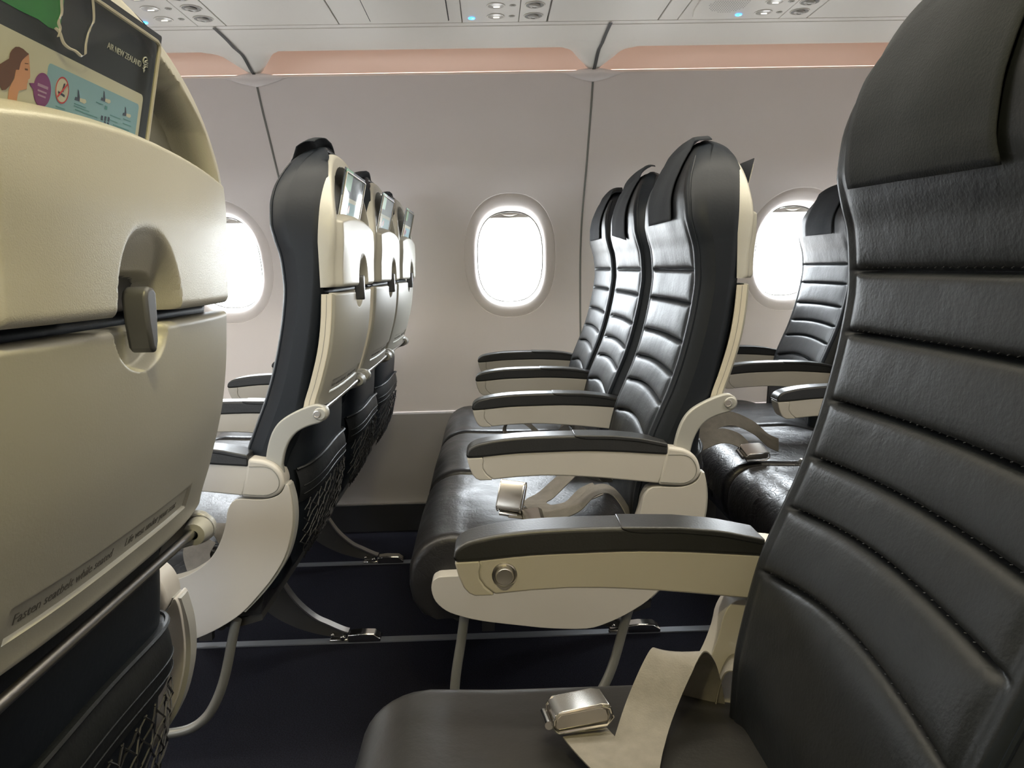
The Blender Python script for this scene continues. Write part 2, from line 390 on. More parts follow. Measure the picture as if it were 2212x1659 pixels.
# ------------------------------------------------------------------ overhead service units
ZP = 1.645
def rrect(x0, x1, y0, y1, r=.006, n=4):
    out = []
    for cx, cy, a0 in ((x1-r, y1-r, 0), (x0+r, y1-r, 90), (x0+r, y0+r, 180), (x1-r, y0+r, 270)):
        for k in range(n+1):
            a = radians(a0+90*k/n); out.append((cx+r*cos(a), cy+r*sin(a)))
    return out
LENS = mat('reading_lamp_lens', (.42, .41, .37), .3, spec=.5)
GLINT = mat('lamp_reflector', (.9, .88, .8), .1, metal=1, emit=(1, .93, .8), es=1.2)  # painted glint: glows to stand for light caught by the unlit lens
BLUE = mat('blue_indicator', (.05, .3, .9), .3, emit=(.02, .28, 1), es=5)
VENT = mat('air_nozzle', (.40, .39, .36), .35)
HOLE = mat('vent_hole', (.22, .215, .20), .6)
def blank(x0, x1, lab, lid=False):
    t = thing('overhead_panel', lab, 'ceiling panel', ((x0+x1)/2, 2.1, ZP), 'blank overhead panels')
    hw = (x1-x0)/2-.0017
    b = MB(); b.prism(rrect(-hw, hw, -.42, .0945, .002), 0, .01, 'z'); link('panel', b.mesh('panel', CEILM), t, .0012, 2)
    return t
blank(-.685, -.385, 'flat overhead panel between the leftmost lamp unit and the oxygen mask door')
t = thing('mask_door', 'grey overhead panel with a rounded oxygen mask door, left of the middle blue light', 'ceiling panel', (-.22, 2.1, ZP))
b = MB(); b.prism(rrect(-.1635, .1635, -.42, .0945, .002), 0, .010, 'z'); link('panel', b.mesh('panel', CEILM), t, .0012, 2)
b = MB(); b.prism(rrect(-.079, .131, -.35, .080, .012), -.0012, .0, 'z'); dr = link('door_gap', b.mesh('door_gap', LINEK), t)
b = MB(); b.prism(rrect(-.0765, .1285, -.348, .0775, .011), -.004, -.001, 'z'); link('door', b.mesh('door', CEILM), t, .0012, 2)
blank(.174, .475, 'flat overhead panel right of the middle lamp unit')
blank(.475, .528, 'narrow overhead filler strip left of the speaker unit')
blank(.882, 1.186, 'flat overhead panel right of the speaker unit, partly behind the near headrest')
blank(1.186, 1.70, 'rightmost overhead panel, nearly all hidden by the near headrest')
blank(-1.20, -.945, 'overhead panel seen just right of the safety card, left of the first blue light')
def unit(x0, xm, x1, lights, vents, blue, lab, speaker=False):
    t = thing('service_unit', lab, 'reading light panel', ((x0+x1)/2, 2.1, ZP), 'overhead passenger service units')
    cx = (x0+x1)/2
    b = MB(); b.prism(rrect(x0-cx+.001, xm-cx-.0008, -.42, .0955, .002), 0, .01, 'z'); link('panel', b.mesh('panel', CEILM), t, .001, 2)
    b = MB(); b.prism(rrect(xm-cx+.0008, x1-cx-.0015, -.42, .0955, .002), 0, .01, 'z'); link('vent_panel', b.mesh('vent_panel', CEILM), t, .001, 2)
    for x, y in lights:
        c = Vector((x-cx, y-2.1, 0))
        b = MB(); b.lathe([(.0235, -.0003), (.0232, -.0016), (.020, -.0012), (.017, .0)], c, (0, 0, 1), 28)
        l = link('reading_light', b.mesh('reading_light', CEILM), t)
        b = MB(); b.lathe([(.0205, -.0011), (.015, -.0022), (.008, -.003), (0, -.0032)], c, (0, 0, 1), 24); link('lens', b.mesh('lens', LENS), l)
        b = MB(); b.prism(rrect(c.x-.006, c.x+.010, c.y-.002, c.y+.002, .0018), -.0042, -.003, 'z'); link('bulb', b.mesh('bulb', GLINT), l)
        c2 = c+Vector((.043 if x > -.5 else .045, 0, 0))
        b = MB(); b.lathe([(.0085, -.0003), (.0075, -.0016), (.005, -.0014), (.004, -.0028), (0, -.003)], c2, (0, 0, 1), 16); link('switch', b.mesh('switch', LENS), t)
    for x, y in vents:
        c = Vector((x-cx, y-2.1, 0))
        b = MB(); b.lathe([(.026, -.0003), (.0255, -.002), (.0235, -.0018), (.0225, -.0006)], c, (0, 0, 1), 28); v = link('air_vent', b.mesh('air_vent', CEILM), t)
        b = MB(); b.lathe([(.0228, -.0008), (.018, -.0012), (0, -.0013)], c, (0, 0, 1), 24); link('socket', b.mesh('socket', HOLE), v)
        b = MB(); b.lathe([(.015, -.0012), (.0142, -.004), (.011, -.006), (.006, -.0066), (.005, -.005), (0, -.0048)], c+Vector((-.001, 0, 0)), (.12, 0, 1), 24); link('nozzle', b.mesh('nozzle', VENT), v)
    c = Vector((blue-cx, .058, 0)); b = MB(); b.lathe([(.0085, -.0003), (.008, -.002), (.005, -.003), (0, -.0035)], c, (0, 0, 1), 20); link('indicator_light', b.mesh('indicator_light', BLUE), t)
    if speaker:
        b = MB(); b.prism([(-.145, .062), (-.155, .01), (-.16, -.12), (-.02, -.14), (-.02, -.07), (-.035, -.03), (-.075, .015), (-.11, .035)], -.0045, 0, 'z'); link('speaker_surround', b.mesh('speaker_surround', CEILM), t, .003)
        b = MB()
        for i in range(16):
            for j in range(12):
                x, y = -.125+i*.0062, -.095+j*.0105
                if (x+.075)**2/.0026+(y+.04)**2/.0042 < 1: b.lathe([(.0021, -.0001), (0, -.0003)], (x, y, -.0047), (0, 0, 1), 8)
        link('speaker_grille', b.mesh('speaker_grille', HOLE), t)
unit(-.945, -.760, -.685, [(-.825, 2.053), (-.825, 2.134), (-.825, 1.975)], [(-.723, 2.051), (-.723, 2.133), (-.723, 1.972)], -.885, 'overhead unit with reading lights and vents, leftmost, above the safety card')
unit(-.055, .0965, .173, [(.034, 2.062), (.034, 2.145)], [(.133, 2.059), (.134, 2.144)], -.029, 'overhead unit with two reading lights and blue indicator, middle one')
unit(.528, .805, .882, [(.744, 2.059), (.744, 2.142)], [(.836, 2.062), (.840, 2.138)], .683, 'overhead unit with speaker grille and blue indicator, at the right', True)

# ------------------------------------------------------------------ seat shapes
XF = curve([(.38, .259), (.45, .261), (.54, .266), (.60, .277), (.66, .292), (.71, .312), (.76, .333), (.81, .350), (.86, .363), (.914, .374), (.965, .380), (.99, .379), (1.02, .376), (1.05, .368), (1.08, .362), (1.11, .362), (1.14, .366), (1.165, .374), (1.19, .385), (1.21, .398), (1.225, .414), (1.235, .436)])
XR = curve([(.38, .33), (.44, .345), (.55, .355), (.60, .360), (.64, .370), (.68, .388), (.745, .415), (.81, .430), (.878, .445), (.95, .456), (1.0, .462), (1.05, .466), (1.1, .470), (1.146, .472), (1.18, .470), (1.205, .463), (1.225, .450), (1.235, .438)])
ZT, ZA = 1.235, 1.04
def HW(z, hw=.212):
    t = max(0, (z-ZA)/(ZT-ZA)); return hw*max(0, 1-t**2.2)**(1/2.2)*(1-.02*sstep(.62, .4, z))
def ZTOP(y, hw=.212): return ZA+(ZT-ZA)*max(0, 1-min(1, abs(y)/hw)**2.2)**(1/2.2)
SEAMS = [(.979, .000), (.915, .001), (.842, .004), (.780, .008), (.724, .013), (.652, .021)]
SC_ = curve([(.42, 0), (.56, .018), (.652, .021), (.724, .013), (.78, .008), (.842, .004), (.915, .001), (.979, 0)])
def WY(y): return (1-(abs(y)/.18)**2)**1.3 if abs(y) < .18 else 0     # how far the seams arch at this distance from the middle
def unwarp(y, z):
    z0 = z
    for _ in range(6): z0 = z-SC_(z0)*WY(y)
    return z0
def quilt(y, z):
    a = abs(y); f = 1-sstep(.150, .176, a)
    zs = [z0 for z0, c in SEAMS]
    d = 0
    if z > zs[0]: d = .002+.006*(1-math.exp(-(z-zs[0])/.010)) - .003*sstep(1.10, 1.2, z)
    elif z < zs[-1]: d = .008*(1-math.exp(-(zs[-1]-z)/.012))*sstep(.44, .56, z)
    else:
        for a1, b1 in zip(zs, zs[1:]):
            if b1 <= z <= a1:
                t = (z-b1)/(a1-b1); d = .007*(max(0, 1-(2*t-1)**6))**.6+.002*sin(pi*t)
    near = min(abs(z-q) for q in zs)
    return d*f+.007*(1-f)-.0065*math.exp(-(near/.0032)**2)*(1-sstep(.165, .185, a))-.003*math.exp(-((a-.178)/.006)**2)*sstep(1.12, 1.02, z)
def back_ring(z, n=96):
    xf, xr, hw = XF(z), XR(z), HW(z)
    pts = []; th = xr-xf; R = min(.028, th*.48, hw*.5+1e-4); R2 = min(.016, th*.45, hw*.5+1e-4)
    NF = 60
    for i in range(NF+1):                        # front face incl. rounded corners
        t = -1+2*i/NF; t = t*.65+.35*math.sin(t*pi/2)
        y = t*hw; e = abs(y)-(hw-R)
        zw = z+SC_(z)*WY(y)
        x = (XF(zw) if zw != z else xf)+(R-sqrt(max(0, R*R-e*e)) if e > 0 else 0)
        q = quilt(y, z)*sstep(0, .02, hw-abs(y))*sstep(0, .03, th) if z < 1.225 else 0
        pts.append((x-q+.007, y, zw))
    for i in range(1, 7): pts.append((lerp(xf+R, xr-R2, i/7), hw, z))
    for i in range(51):
        t = 1-2*i/50; y = t*hw; e = abs(y)-(hw-R2)
        pts.append((xr-(R2-sqrt(max(0, R2*R2-e*e)) if e > 0 else 0)-.062*sstep(.010, .018, hw-abs(y))*sstep(.955, .975, z)*sstep(1.222, 1.20, z), y, z))
    for i in range(1, 7): pts.append((lerp(xr-R2, xf+R, i/7), -hw, z))
    return pts
def front_x(y, z):
    xf, xr, hw = XF(z), XR(z), HW(z); R = min(.028, (xr-xf)*.48, hw*.5+1e-4); e = abs(y)-(hw-R)
    return xf+(R-sqrt(max(0, R*R-min(e, R)**2)) if e > 0 else 0)-quilt(y, unwarp(y, z))*sstep(0, .02, hw-abs(y))+.007
def b_backrest(b):
    zs = sorted(frange(.39, 1.06, 240)+[q[0]+d for q in SEAMS for d in (-.0036, -.0020, -.0009, .0003, .0009, .0020, .0036)])+[ZA+(ZT-ZA)*sin(t) for t in frange(math.asin(.105), pi/2-.02, 36)]
    rings = [back_ring(z) for z in zs]
    nf = 60
    b.grid(rings, cv=True, mf=lambda i, j: 0 if 4 <= j < nf-4 else 1)
    b.cap(rings[0][::-1], 1); b.cap(rings[-1], 0)
def b_stitch(k):
  def f(b):
    for z0, c in SEAMS[k:k+1]:
        for i in range(58):
            y = -.158+i*.0055; z = z0+c*WY(y)+.0032+(.0007 if i % 2 else -.0007); x = front_x(y, z)
            b.tube([(x-.0002, y, z), (x-.0002, y+.0030, z+(-.0012 if i % 2 else .0012))], .00035, 4)
  return f
def b_piping(sd):
  def f(b):
    for s in (sd,):
        pts = []
        for z in frange(.50, 1.19, 60):
            hw = HW(z); y = s*(hw-.012); pts.append((front_x(y, z)-.0005, y, z))
        b.tube(pts, .0022, 6)
  return f
# cushion
def cush_top(x, y):
    u = y/.228
    z = .487+.004*cos(pi*u)-.014*math.exp(-((x-.12)/.13)**2)*(1-u*u)+.004*sstep(.02, -.12, x)
    return z-.030*sstep(.16, .30, x)*sstep(.45, 1, abs(u))
def b_cushion(b):
    "section in x-z swept over y with rounded ends"
    def sec(y):
        u = abs(y)/.229; k = .016*(1-sqrt(max(0, 1-max(0, (u-.90)/.10)**2.2)))
        P = []
        for x in frange(.32, -.085, 26): P.append((x, cush_top(x, y)-k))
        for a in frange(15, 90, 8):
            a = radians(a); P.append((-.085-.085*sin(a)+k*.6, cush_top(-.085, y)-k-.075*(1-cos(a))))
        P += [(-.171+k*.6, .385), (-.166+k*.6, .355), (-.150+k*.5, .330), (-.12, .318), (-.05, .32), (.10, .325), (.30, .34)]
        return [(px, y, pz) for px, pz in P]
    ys = [.229*sin(radians(a)) for a in frange(-90, 90, 64)]
    ys = sorted(set([max(-.229, min(.229, lerp(a, .229*(i/32-1), .35))) for i, a in enumerate(ys)]))
    rows = [sec(y) for y in ys]
    b.grid(rows, cv=True); b.cap(rows[0][::-1]); b.cap(rows[-1])
def b_cush_piping(sd):
  def f(b):
    for s in (sd,):
        pts = [(x, s*.222, cush_top(x, .222)-.012) for x in frange(.28, -.085, 16)]
        for a in frange(15, 90, 6):
            a = radians(a); pts.append((-.085-.080*sin(a), s*.222, cush_top(-.085, .222)-.014-.072*(1-cos(a))))
        b.tube(pts, .0028, 6)
  return f
def b_frame(b):
    b.prism([(-.10, .322), (.27, .332), (.30, .345), (.30, .325), (.26, .314), (-.08, .310)], -.222, .222)
    for x, z in ((-.02, .316), (.22, .320)): b.tube([(x, -.225, z), (x, .225, z)], .012, 14)
# shell
def shell_hw(z): return (HW(z, .214)-.004) if z < 1.17 else .214*max(0, 1-((z-ZA)/(1.212-ZA))**2.4)**(1/2.4)
def SHW(z):
    t = max(0, (z-ZA)/(1.220-ZA)); return .2105*max(0, 1-t**2.3)**(1/2.3)
def SZT(y): return ZA+(1.220-ZA)*max(0, 1-min(1, abs(y)/.2105)**2.3)**(1/2.3)
SBASE = curve([(.96, .492), (1.03, .493), (1.08, .489), (1.134, .482), (1.175, .474), (1.22, .463)])
def lipz(y): return 1.097-.45*(y+.02)**2
def shell_x(y, z):
    hw = SHW(z); e = min(hw-abs(y), (SZT(y)-z))
    x = SBASE(z)-lerp(.018, .005, sstep(.99, 1.10, z))*(abs(y)/.2105)**3
    if e < .009: x -= .009-sqrt(max(0, .009**2-(.009-max(0, e))**2))
    house = sstep(-.002, .006, lipz(y)-z)*(sstep(0, .026, .193-y) if y > 0 else sstep(0, .014, .200+y))
    rec = min(z-lipz(y), SZT(y)-.024-z, SHW(z)-.015-abs(y))
    x += .010*house
    x -= .036*sstep(0, .012, rec)
    if z < .970: x -= .006*(1-sqrt(max(0, 1-((.970-z)/.0085)**2)))
    q = ((y+.028)/.055)**2+((z-.962)/.070)**2          # thumb scoop over the latch
    if q < 1: x -= .026*sstep(0, .32, 1-q)*sstep(1.036, .966, z)
    ss = min(.046-abs(y+.030), .992+.002-z-((y+.030)/.046)**4*.008)
    x -= .012*sstep(0, .005, ss)
    return x, rec, ss
def b_shell(b):
    zs = frange(.962, 1.04, 66)[:-1]+frange(1.04, 1.16, 62)[:-1]+[ZA+(1.220-ZA)*sin(t) for t in frange(math.asin(.706), pi/2-.03, 26)]
    NY = 220; rows = []; mk = []
    for z in zs:
        hw = SHW(z); r = [(.452, -hw, z)]; k = [0]
        for i in range(NY+1):
            t = -1+2*i/NY; t = .7*t+.3*sin(t*pi/2); y = t*hw
            x, rec, ss = shell_x(y, z); r.append((x, y, z)); k.append(2 if ss > .0045 else 0)
        r.append((.452, hw, z)); k.append(0); rows.append(r); mk.append(k)
    b.grid(rows, mf=lambda i, j: mk[i][j+1] if j+1 < len(mk[i]) else 0)
    b.grid([rows[0], [(.452, p[1], .962) for p in rows[0]]]); b.grid([rows[-1], [(.452, p[1], p[2]) for p in rows[-1]]])
def b_latch(b):
    b.prism([(y+.028, z) for y, z in [(-.0705, .974), (-.068, .980), (-.062, .982), (-.055, .981), (-.0515, .977), (-.0525, .958), (-.055, .940), (-.060, .931), (-.066, .936), (-.0695, .955)]], .484, .503, 'x')
# tray
TRX = curve([(.730, .4455), (.745, .448), (.789, .463), (.858, .482), (.905, .489), (.955, .493)])
TH = .209
def tray_edge(z): return TH-.003
def tray_x(y, z):
    x = TRX(z)-.016*(abs(y)/TH)**3
    e = min(TH-abs(y), z-.738, .952-z)
    if e < .006: x -= .006-sqrt(max(0, .006**2-(.006-max(0, e))**2))
    q = ((y+.028)/.046)**2+((z-.953)/.036)**2
    if q < 1: x -= .013*sstep(0, .30, 1-q)
    iz = min(z-.7625, .7865-z, .122-y, y+.162)
    x -= .0036*sstep(0, .0022, iz)
    return x
def b_tray(b):
    zs = sorted(set(frange(.738, .746, 4)+frange(.746, .760, 4)+frange(.760, .790, 24)+frange(.790, .912, 20)+frange(.912, .952, 44)))
    ys = sorted(set([round(v, 5) for v in frange(-TH, TH, 200)+[TH-.0015, TH-.003, -TH+.0015, -TH+.003, -.162, -.160, .120, .122]]))
    F = [[(tray_x(y, z), y, z) for y in ys] for z in zs]
    Bk = [[(TRX(z)-.0165-.010, y, z) for y in (ys[0], ys[-1])] for z in zs]
    b.grid(F, m=0)
    b.grid([[Bk[i][0], F[i][0]] for i in range(len(zs))]); b.grid([[F[i][-1], Bk[i][1]] for i in range(len(zs))])
    b.grid([[(Bk[0][0][0], y, .738) for y in ys], F[0]]); b.grid([F[-1], [(Bk[-1][0][0], y, .952) for y in ys]])
    b.grid(Bk)
def b_tray_edge(sd):
  def f(b):
    for s in (sd,):
        rows = []
        for z in frange(.741, .950, 16):
            x1 = TRX(z)-.016-.004; x0 = TRX(z)-.016-.024
            rows.append([(x1, s*(TH+.0005), z), (x1-.001, s*(TH+.0025), z), (x0+.001, s*(TH+.0025), z), (x0, s*(TH+.0005), z)])
        b.grid(rows); b.cap(rows[0]); b.cap(rows[-1])
        b.grid([[(TRX(z)-.0295, s*(TH+.0027), z), (TRX(z)-.0305, s*(TH+.0027), z)] for z in frange(.742, .949, 16)], m=1)
  return f
# tray hinge arm
ARMO = [(.343, .58), (.337, .640), (.340, .668), (.351, .700), (.368, .722), (.395, .738), (.424, .749), (.440, .750), (.449, .742), (.450, .727), (.441, .717), (.420, .711), (.400, .702), (.384, .686), (.373, .664), (.367, .640), (.372, .58)]
def b_bracket(side):
    def f(b):
        out = [(p.x, p.y) for p in catmull([(a, c, 0) for a, c in ARMO[:-1]], 4)]+[ARMO[-1]]
        y = .2125*side
        b.prism(out, y, y+.013*side)
    return f
def b_rod(b):
    b.tube([(.4385, -.2125, .7345), (.4385, .2125, .7345)], .0048, 12)
def b_boss(side):
    def f(b):
        b.lathe([(0, 0), (.010, .0), (.0135, .003), (.0150, .010), (.0140, .022), (.0115, .034), (.005, .035)], (.4405, .2270*side, .733), (0, -side, 0), 22)
        b.lathe([(.0155, .014), (.0155, .016)], (.4405, .2270*side, .733), (0, -side, 0), 22)
    return f
def b_screw(side):
    def f(b):
        y = .2272*side
        b.lathe([(.0075, 0), (.0072, .0012), (.0055, .0014), (.005, .0006), (0, .0006)], (.436, y, .733), (0, side, 0), 18)
    return f
def b_cross(side):
    def f(b):
        y = .2279*side
        b.box(.4328, .4392, min(y, y+.0005*side), max(y, y+.0005*side), .7322, .7338); b.box(.4352, .4368, min(y, y+.0005*side), max(y, y+.0005*side), .7298, .7362)
    return f
# lower back: leather pocket with net
PKX = curve([(.40, .345), (.44, .366), (.50, .390), (.56, .402), (.62, .410), (.68, .417), (.735, .420)])
def pk(y, z, off=0):
    a = min(1, abs(y)/.205); return (lerp(.345, PKX(z), (1-a**4)**.5 if a < 1 else 0)+off, y, z)
def b_lowback(b):
    zs = frange(.41, .735, 40); rows = []
    for z in zs:
        hw = .205 if z > .5 else .205-.06*((.5-z)/.09)**2
        rows.append([pk(t*hw, z, -.010*(z > 0)*0) for t in frange(-1, 1, 36)])
    b.grid(rows)
def b_pocket_rim(b):
    # leather pocket lip: raised band from z .56 to .62
    rows = []
    for z in frange(.555, .622, 12):
        o = .010*sin(pi*(z-.540)/.085)+.004
        rows.append([(pk(t*.192, z+.018*(1-t*t), o)) for t in frange(-1, 1, 30)])
    b.grid(rows); b.grid([rows[-1], [(p[0]-.012, p[1], p[2]-.002) for p in rows[-1]]])
def b_rim_pipe(b):
    b.tube([pk(t*.192, .622+.018*(1-t*t), .008) for t in frange(-1, 1, 30)], .003, 6)
    for z in (.588, .572): b.tube([pk(t*.186, z+.018*(1-t*t), .0145) for t in frange(-1, 1, 30)], .0009, 5)
def b_net(b):
    def P(t, z): return pk(t*.185*(1 if z > .47 else 1-.5*(.47-z)/.08), z+.018*(1-t*t)*sstep(.42, .56, z), .013+.003*sin(31*t)*sin(50*z))
    for d in (-1, 1):
        for k in range(-8, 18):
            pts = []
            for s in frange(0, 1, 16):
                t = -1+k*.13+s*.75 if d > 0 else 1-k*.13-s*.75
                if -1 <= t <= 1: pts.append(P(t, lerp(.425, .556, s)))
            if len(pts) > 2: b.tube(pts, .0011, 4)
# arms
ARM_TOP = [(-.051, .650), (-.049, .659), (-.041, .667), (-.025, .673), (.010, .679), (.058, .6825), (.139, .683), (.219, .680), (.270, .674), (.322, .662)]
ARM_MID = [(.322, .641), (.27, .6455), (.235, .6485), (.171, .652), (.106, .652), (.041, .651), (-.020, .6465), (-.050, .6455)]
ARM_BOT = [(-.050, .6455), (-.046, .628), (-.040, .613), (-.034, .606), (-.027, .6025), (-.005, .603), (.040, .6065), (.089, .608), (.138, .606), (.203, .600), (.252, .594), (.305, .587)]
def b_pad(b):
    tp = [(p.x, p.y) for p in catmull([(a, c, 0) for a, c in ARM_TOP], 3)]; bt = [(p.x, p.y) for p in catmull([(a, c, 0) for a, c in ARM_MID], 3)]
    b.prism(tp+bt, -.025, .025)
def b_padcap(b):
    tp = [(x, interp(ARM_TOP, x)+.0012) for x in frange(.148, .321, 12)]
    b.prism(tp+[(x, interp(ARM_TOP, x)-.007) for x in frange(.321, .172, 10)]+[(.158, interp(ARM_TOP, .158)-.0055), (.150, interp(ARM_TOP, .15)-.003)], -.0262, .0262)
def b_armbody(b):
    md = [(p.x, p.y) for p in catmull([(a, c+.001, 0) for a, c in ARM_MID], 2)]
    md = [p for p in md if p[0] > -.02][::-1]
    bt = [(x, interp(ARM_BOT, x)) for x in frange(-.003, .305, 14)]
    cutc = [(-.021, .645), (-.0195, .640), (-.0215, .633), (-.021, .624), (-.015, .614), (-.006, .606)]
    b.prism(md+[(.310, .60), (.305, .587)][0:1]+bt[::-1]+cutc[::-1], -.0225, .0225)
def b_armtip(b):
    tip = [(-.050, .6455), (-.046, .628), (-.040, .613), (-.034, .606), (-.027, .6025), (-.004, .6025), (-.006, .606), (-.015, .614), (-.021, .624), (-.0215, .633), (-.0195, .640), (-.021, .6462)]
    b.prism(tip, -.0235, .0235)
def b_armcap(b):
    o = [(.320, .6565), (.346, .6525), (.362, .646), (.374, .636), (.381, .622), (.383, .607), (.379, .596), (.371, .588), (.360, .583), (.347, .581), (.304, .5845)]
    o = [(p.x, p.y) for p in catmull([(a, c, 0) for a, c in o], 3)]
    b.prism(o+[(.312, .62)], -.0245, .0245)
def b_caplid(s):
  def f(b):
    o = [(.322, .642), (.350, .641), (.364, .635), (.373, .622), (.375, .609), (.370, .597), (.359, .590), (.345, .5875), (.308, .5905)]
    o = [(p.x, p.y) for p in catmull([(a, c, 0) for a, c in o], 3)]
    pts = [(x, y_) for x, y_ in o]; 
    b.tube([(x, s*.0246, z) for x, z in pts], .0009, 5)
  return f
def b_button(side):
    def f(b):
        c = Vector((.009, .0225*side, .628)); 
        b.lathe([(.0153, 0), (.0150, .0015), (.0135, .002), (.0115, .001), (.0110, .0012), (.0108, .006), (.0098, .0075), (.004, .0072), (0, .0072)], c, (0, side, 0), 32)
    return f
# aisle end panel
COVO = [(.294, .580), (.340, .5785), (.365, .583), (.378, .592), (.386, .606), (.391, .600), (.394, .575), (.394, .54), (.388, .505), (.374, .465), (.350, .427), (.321, .393), (.286, .358), (.245, .332), (.205, .314), (.168, .305), (.101, .308), (.035, .317), (-.032, .328), (-.071, .339), (-.098, .351), (-.117, .370), (-.124, .392), (-.122, .408), (-.113, .416), (-.090, .419), (.05, .420), (.12, .421), (.159, .427), (.185, .434), (.205, .443), (.230, .460), (.248, .481), (.262, .507), (.272, .536), (.278, .562)]
def cover(side):
    def f(b):
        o = [(p.x, p.y) for p in catmull([(a, c, 0) for a, c in COVO], 3, True)]
        y0, y1 = (.230, .264)
        b.prism(o, y0*side, y1*side)
    return f
def cover_edge(side):
    def f(b):
        pts = [(.3885, .606), (.3945, .575), (.3945, .54), (.3885, .505), (.3745, .465), (.3505, .427), (.322, .393), (.290, .361)]
        P = catmull([(a, 0, c) for a, c in pts], 4); rows = []
        for p in P: rows.append([(p.x-.006, side*.2585, p.z), (p.x+.0035, side*.2585, p.z-.002), (p.x+.0045, side*.250, p.z-.002), (p.x+.0045, side*.236, p.z-.002), (p.x-.006, side*.234, p.z)])
        b.grid(rows, cv=True); b.cap(rows[0]); b.cap(rows[-1])
    return f
def bagbar(side):
    def f(b):
        y = side*.236
        pts = [(-.062, y, .345), (-.072, y, .28), (-.086, y, .20), (-.088, y, .150), (-.070, y, .115), (-.03, y, .102), (.04, y, .100), (.107, y, .103), (.150, y, .112), (.182, y, .135), (.205, y, .17), (.225, y, .22), (.246, y, .300), (.256, y, .335)]
        b.tube(catmull(pts, 5), .0095, 12)
    return f
# legs
LEG_T = [(.120, .300), (.150, .245), (.177, .189), (.217, .120), (.263, .073), (.300, .052), (.335, .034), (.352, .028)]
LEG_B = [(.335, .012), (.300, .018), (.255, .030), (.205, .050), (.150, .085), (.105, .140), (.075, .210), (.060, .300)]
def rear_leg(y):
    def f(b):
        T = [(p.x, p.y) for p in catmull([(a, c, 0) for a, c in LEG_T], 4)]; Bo = [(p.x, p.y) for p in catmull([(a, c, 0) for a, c in LEG_B], 4)]
        b.prism(T+Bo, y-.004, y+.004, m=1)
        rows = [[(x, y-.013, z), (x, y+.013, z), (x+.002, y+.013, z+.004), (x+.002, y-.013, z+.004)] for x, z in T]
        b.grid(rows, cv=True, m=0); b.cap(rows[0]); b.cap(rows[-1])
    return f
def fitting(x0, y, flip=1):
    def f(b):
        b.prism([(x0, .004), (x0+.088*flip, .004), (x0+.088*flip, .014), (x0+.070*flip, .027), (x0+.030*flip, .029), (x0, .026)], y-.017, y+.017)
        b.lathe([(0, -.024), (.007, -.024), (.007, .024), (0, .024)], (x0-.012*flip, y, .020), (0, 1, 0), 12)
        b.lathe([(0, -.018), (.005, -.018), (.005, .018), (0, .018)], (x0-.040*flip, y, .026), (0, 1, 0), 10)
        b.prism([(x0-.05*flip, .004), (x0, .004), (x0, .012), (x0-.05*flip, .012)], y-.012, y+.012)
    return f
def front_leg(y):
    def f(b):
        b.prism([(-.030, .29), (.005, .29), (-.01, .02), (-.045, .02)], y-.010, y+.010)
    return f
# text on the tray
def text_mesh(txt, size, key, ext=.0002, align='LEFT', sx=1.0):
    if key in CACHE: return CACHE[key]
    c = bpy.data.curves.new(key, 'FONT'); c.body = txt; c.size = size; c.extrude = ext; c.align_x = align; c.resolution_u = 4
    o = bpy.data.objects.new(key, c); COL.objects.link(o)
    bpy.context.view_layer.update()
    dg = bpy.context.evaluated_depsgraph_get(); me = bpy.data.meshes.new_from_object(o.evaluated_get(dg)); me.name = key
    bpy.data.objects.remove(o)
    if sx != 1:
        for v in me.vertices: v.co.x *= sx
    CACHE[key] = me; return me
INK = flat('tray_text_ink', (.11, .105, .09)); 
def plane_mat(u, v, n, loc):
    m = Matrix((Vector(u).normalized(), Vector(v).normalized(), Vector(n).normalized())).transposed().to_4x4(); m.translation = Vector(loc); return m

def arm(parent, y, kind, button=0):
    a = bpy.data.objects.new('armrest', None); COL.objects.link(a); a.parent = parent; a.location = (0, y, 0); a.empty_display_size = .03
    part('armrest_pad', 'pad', b_pad, PAD, a, .007, 4, 'black armrest pad')
    part('pad_cover', 'padcap', b_padcap, PAD, a, .004, 3)
    part('armrest_body', 'armbody', b_armbody, PLAST, a, .004, 3, 'pale armrest body')
    part('armrest_tip', 'armtip', b_armtip, PLAST, a, .004, 3)
    if kind == 'aisle':
        part('pivot_cap', 'armcap', b_armcap, PLAST, a, .006, 4)
        for s in (-1, 1): part('cap_seam', 'caplid%d' % s, b_caplid(s), SEAL, a)
    if button:
        part('recline_button', 'button%d' % button, b_button(button), STEEL, a, label='round metal recline button')
    return a

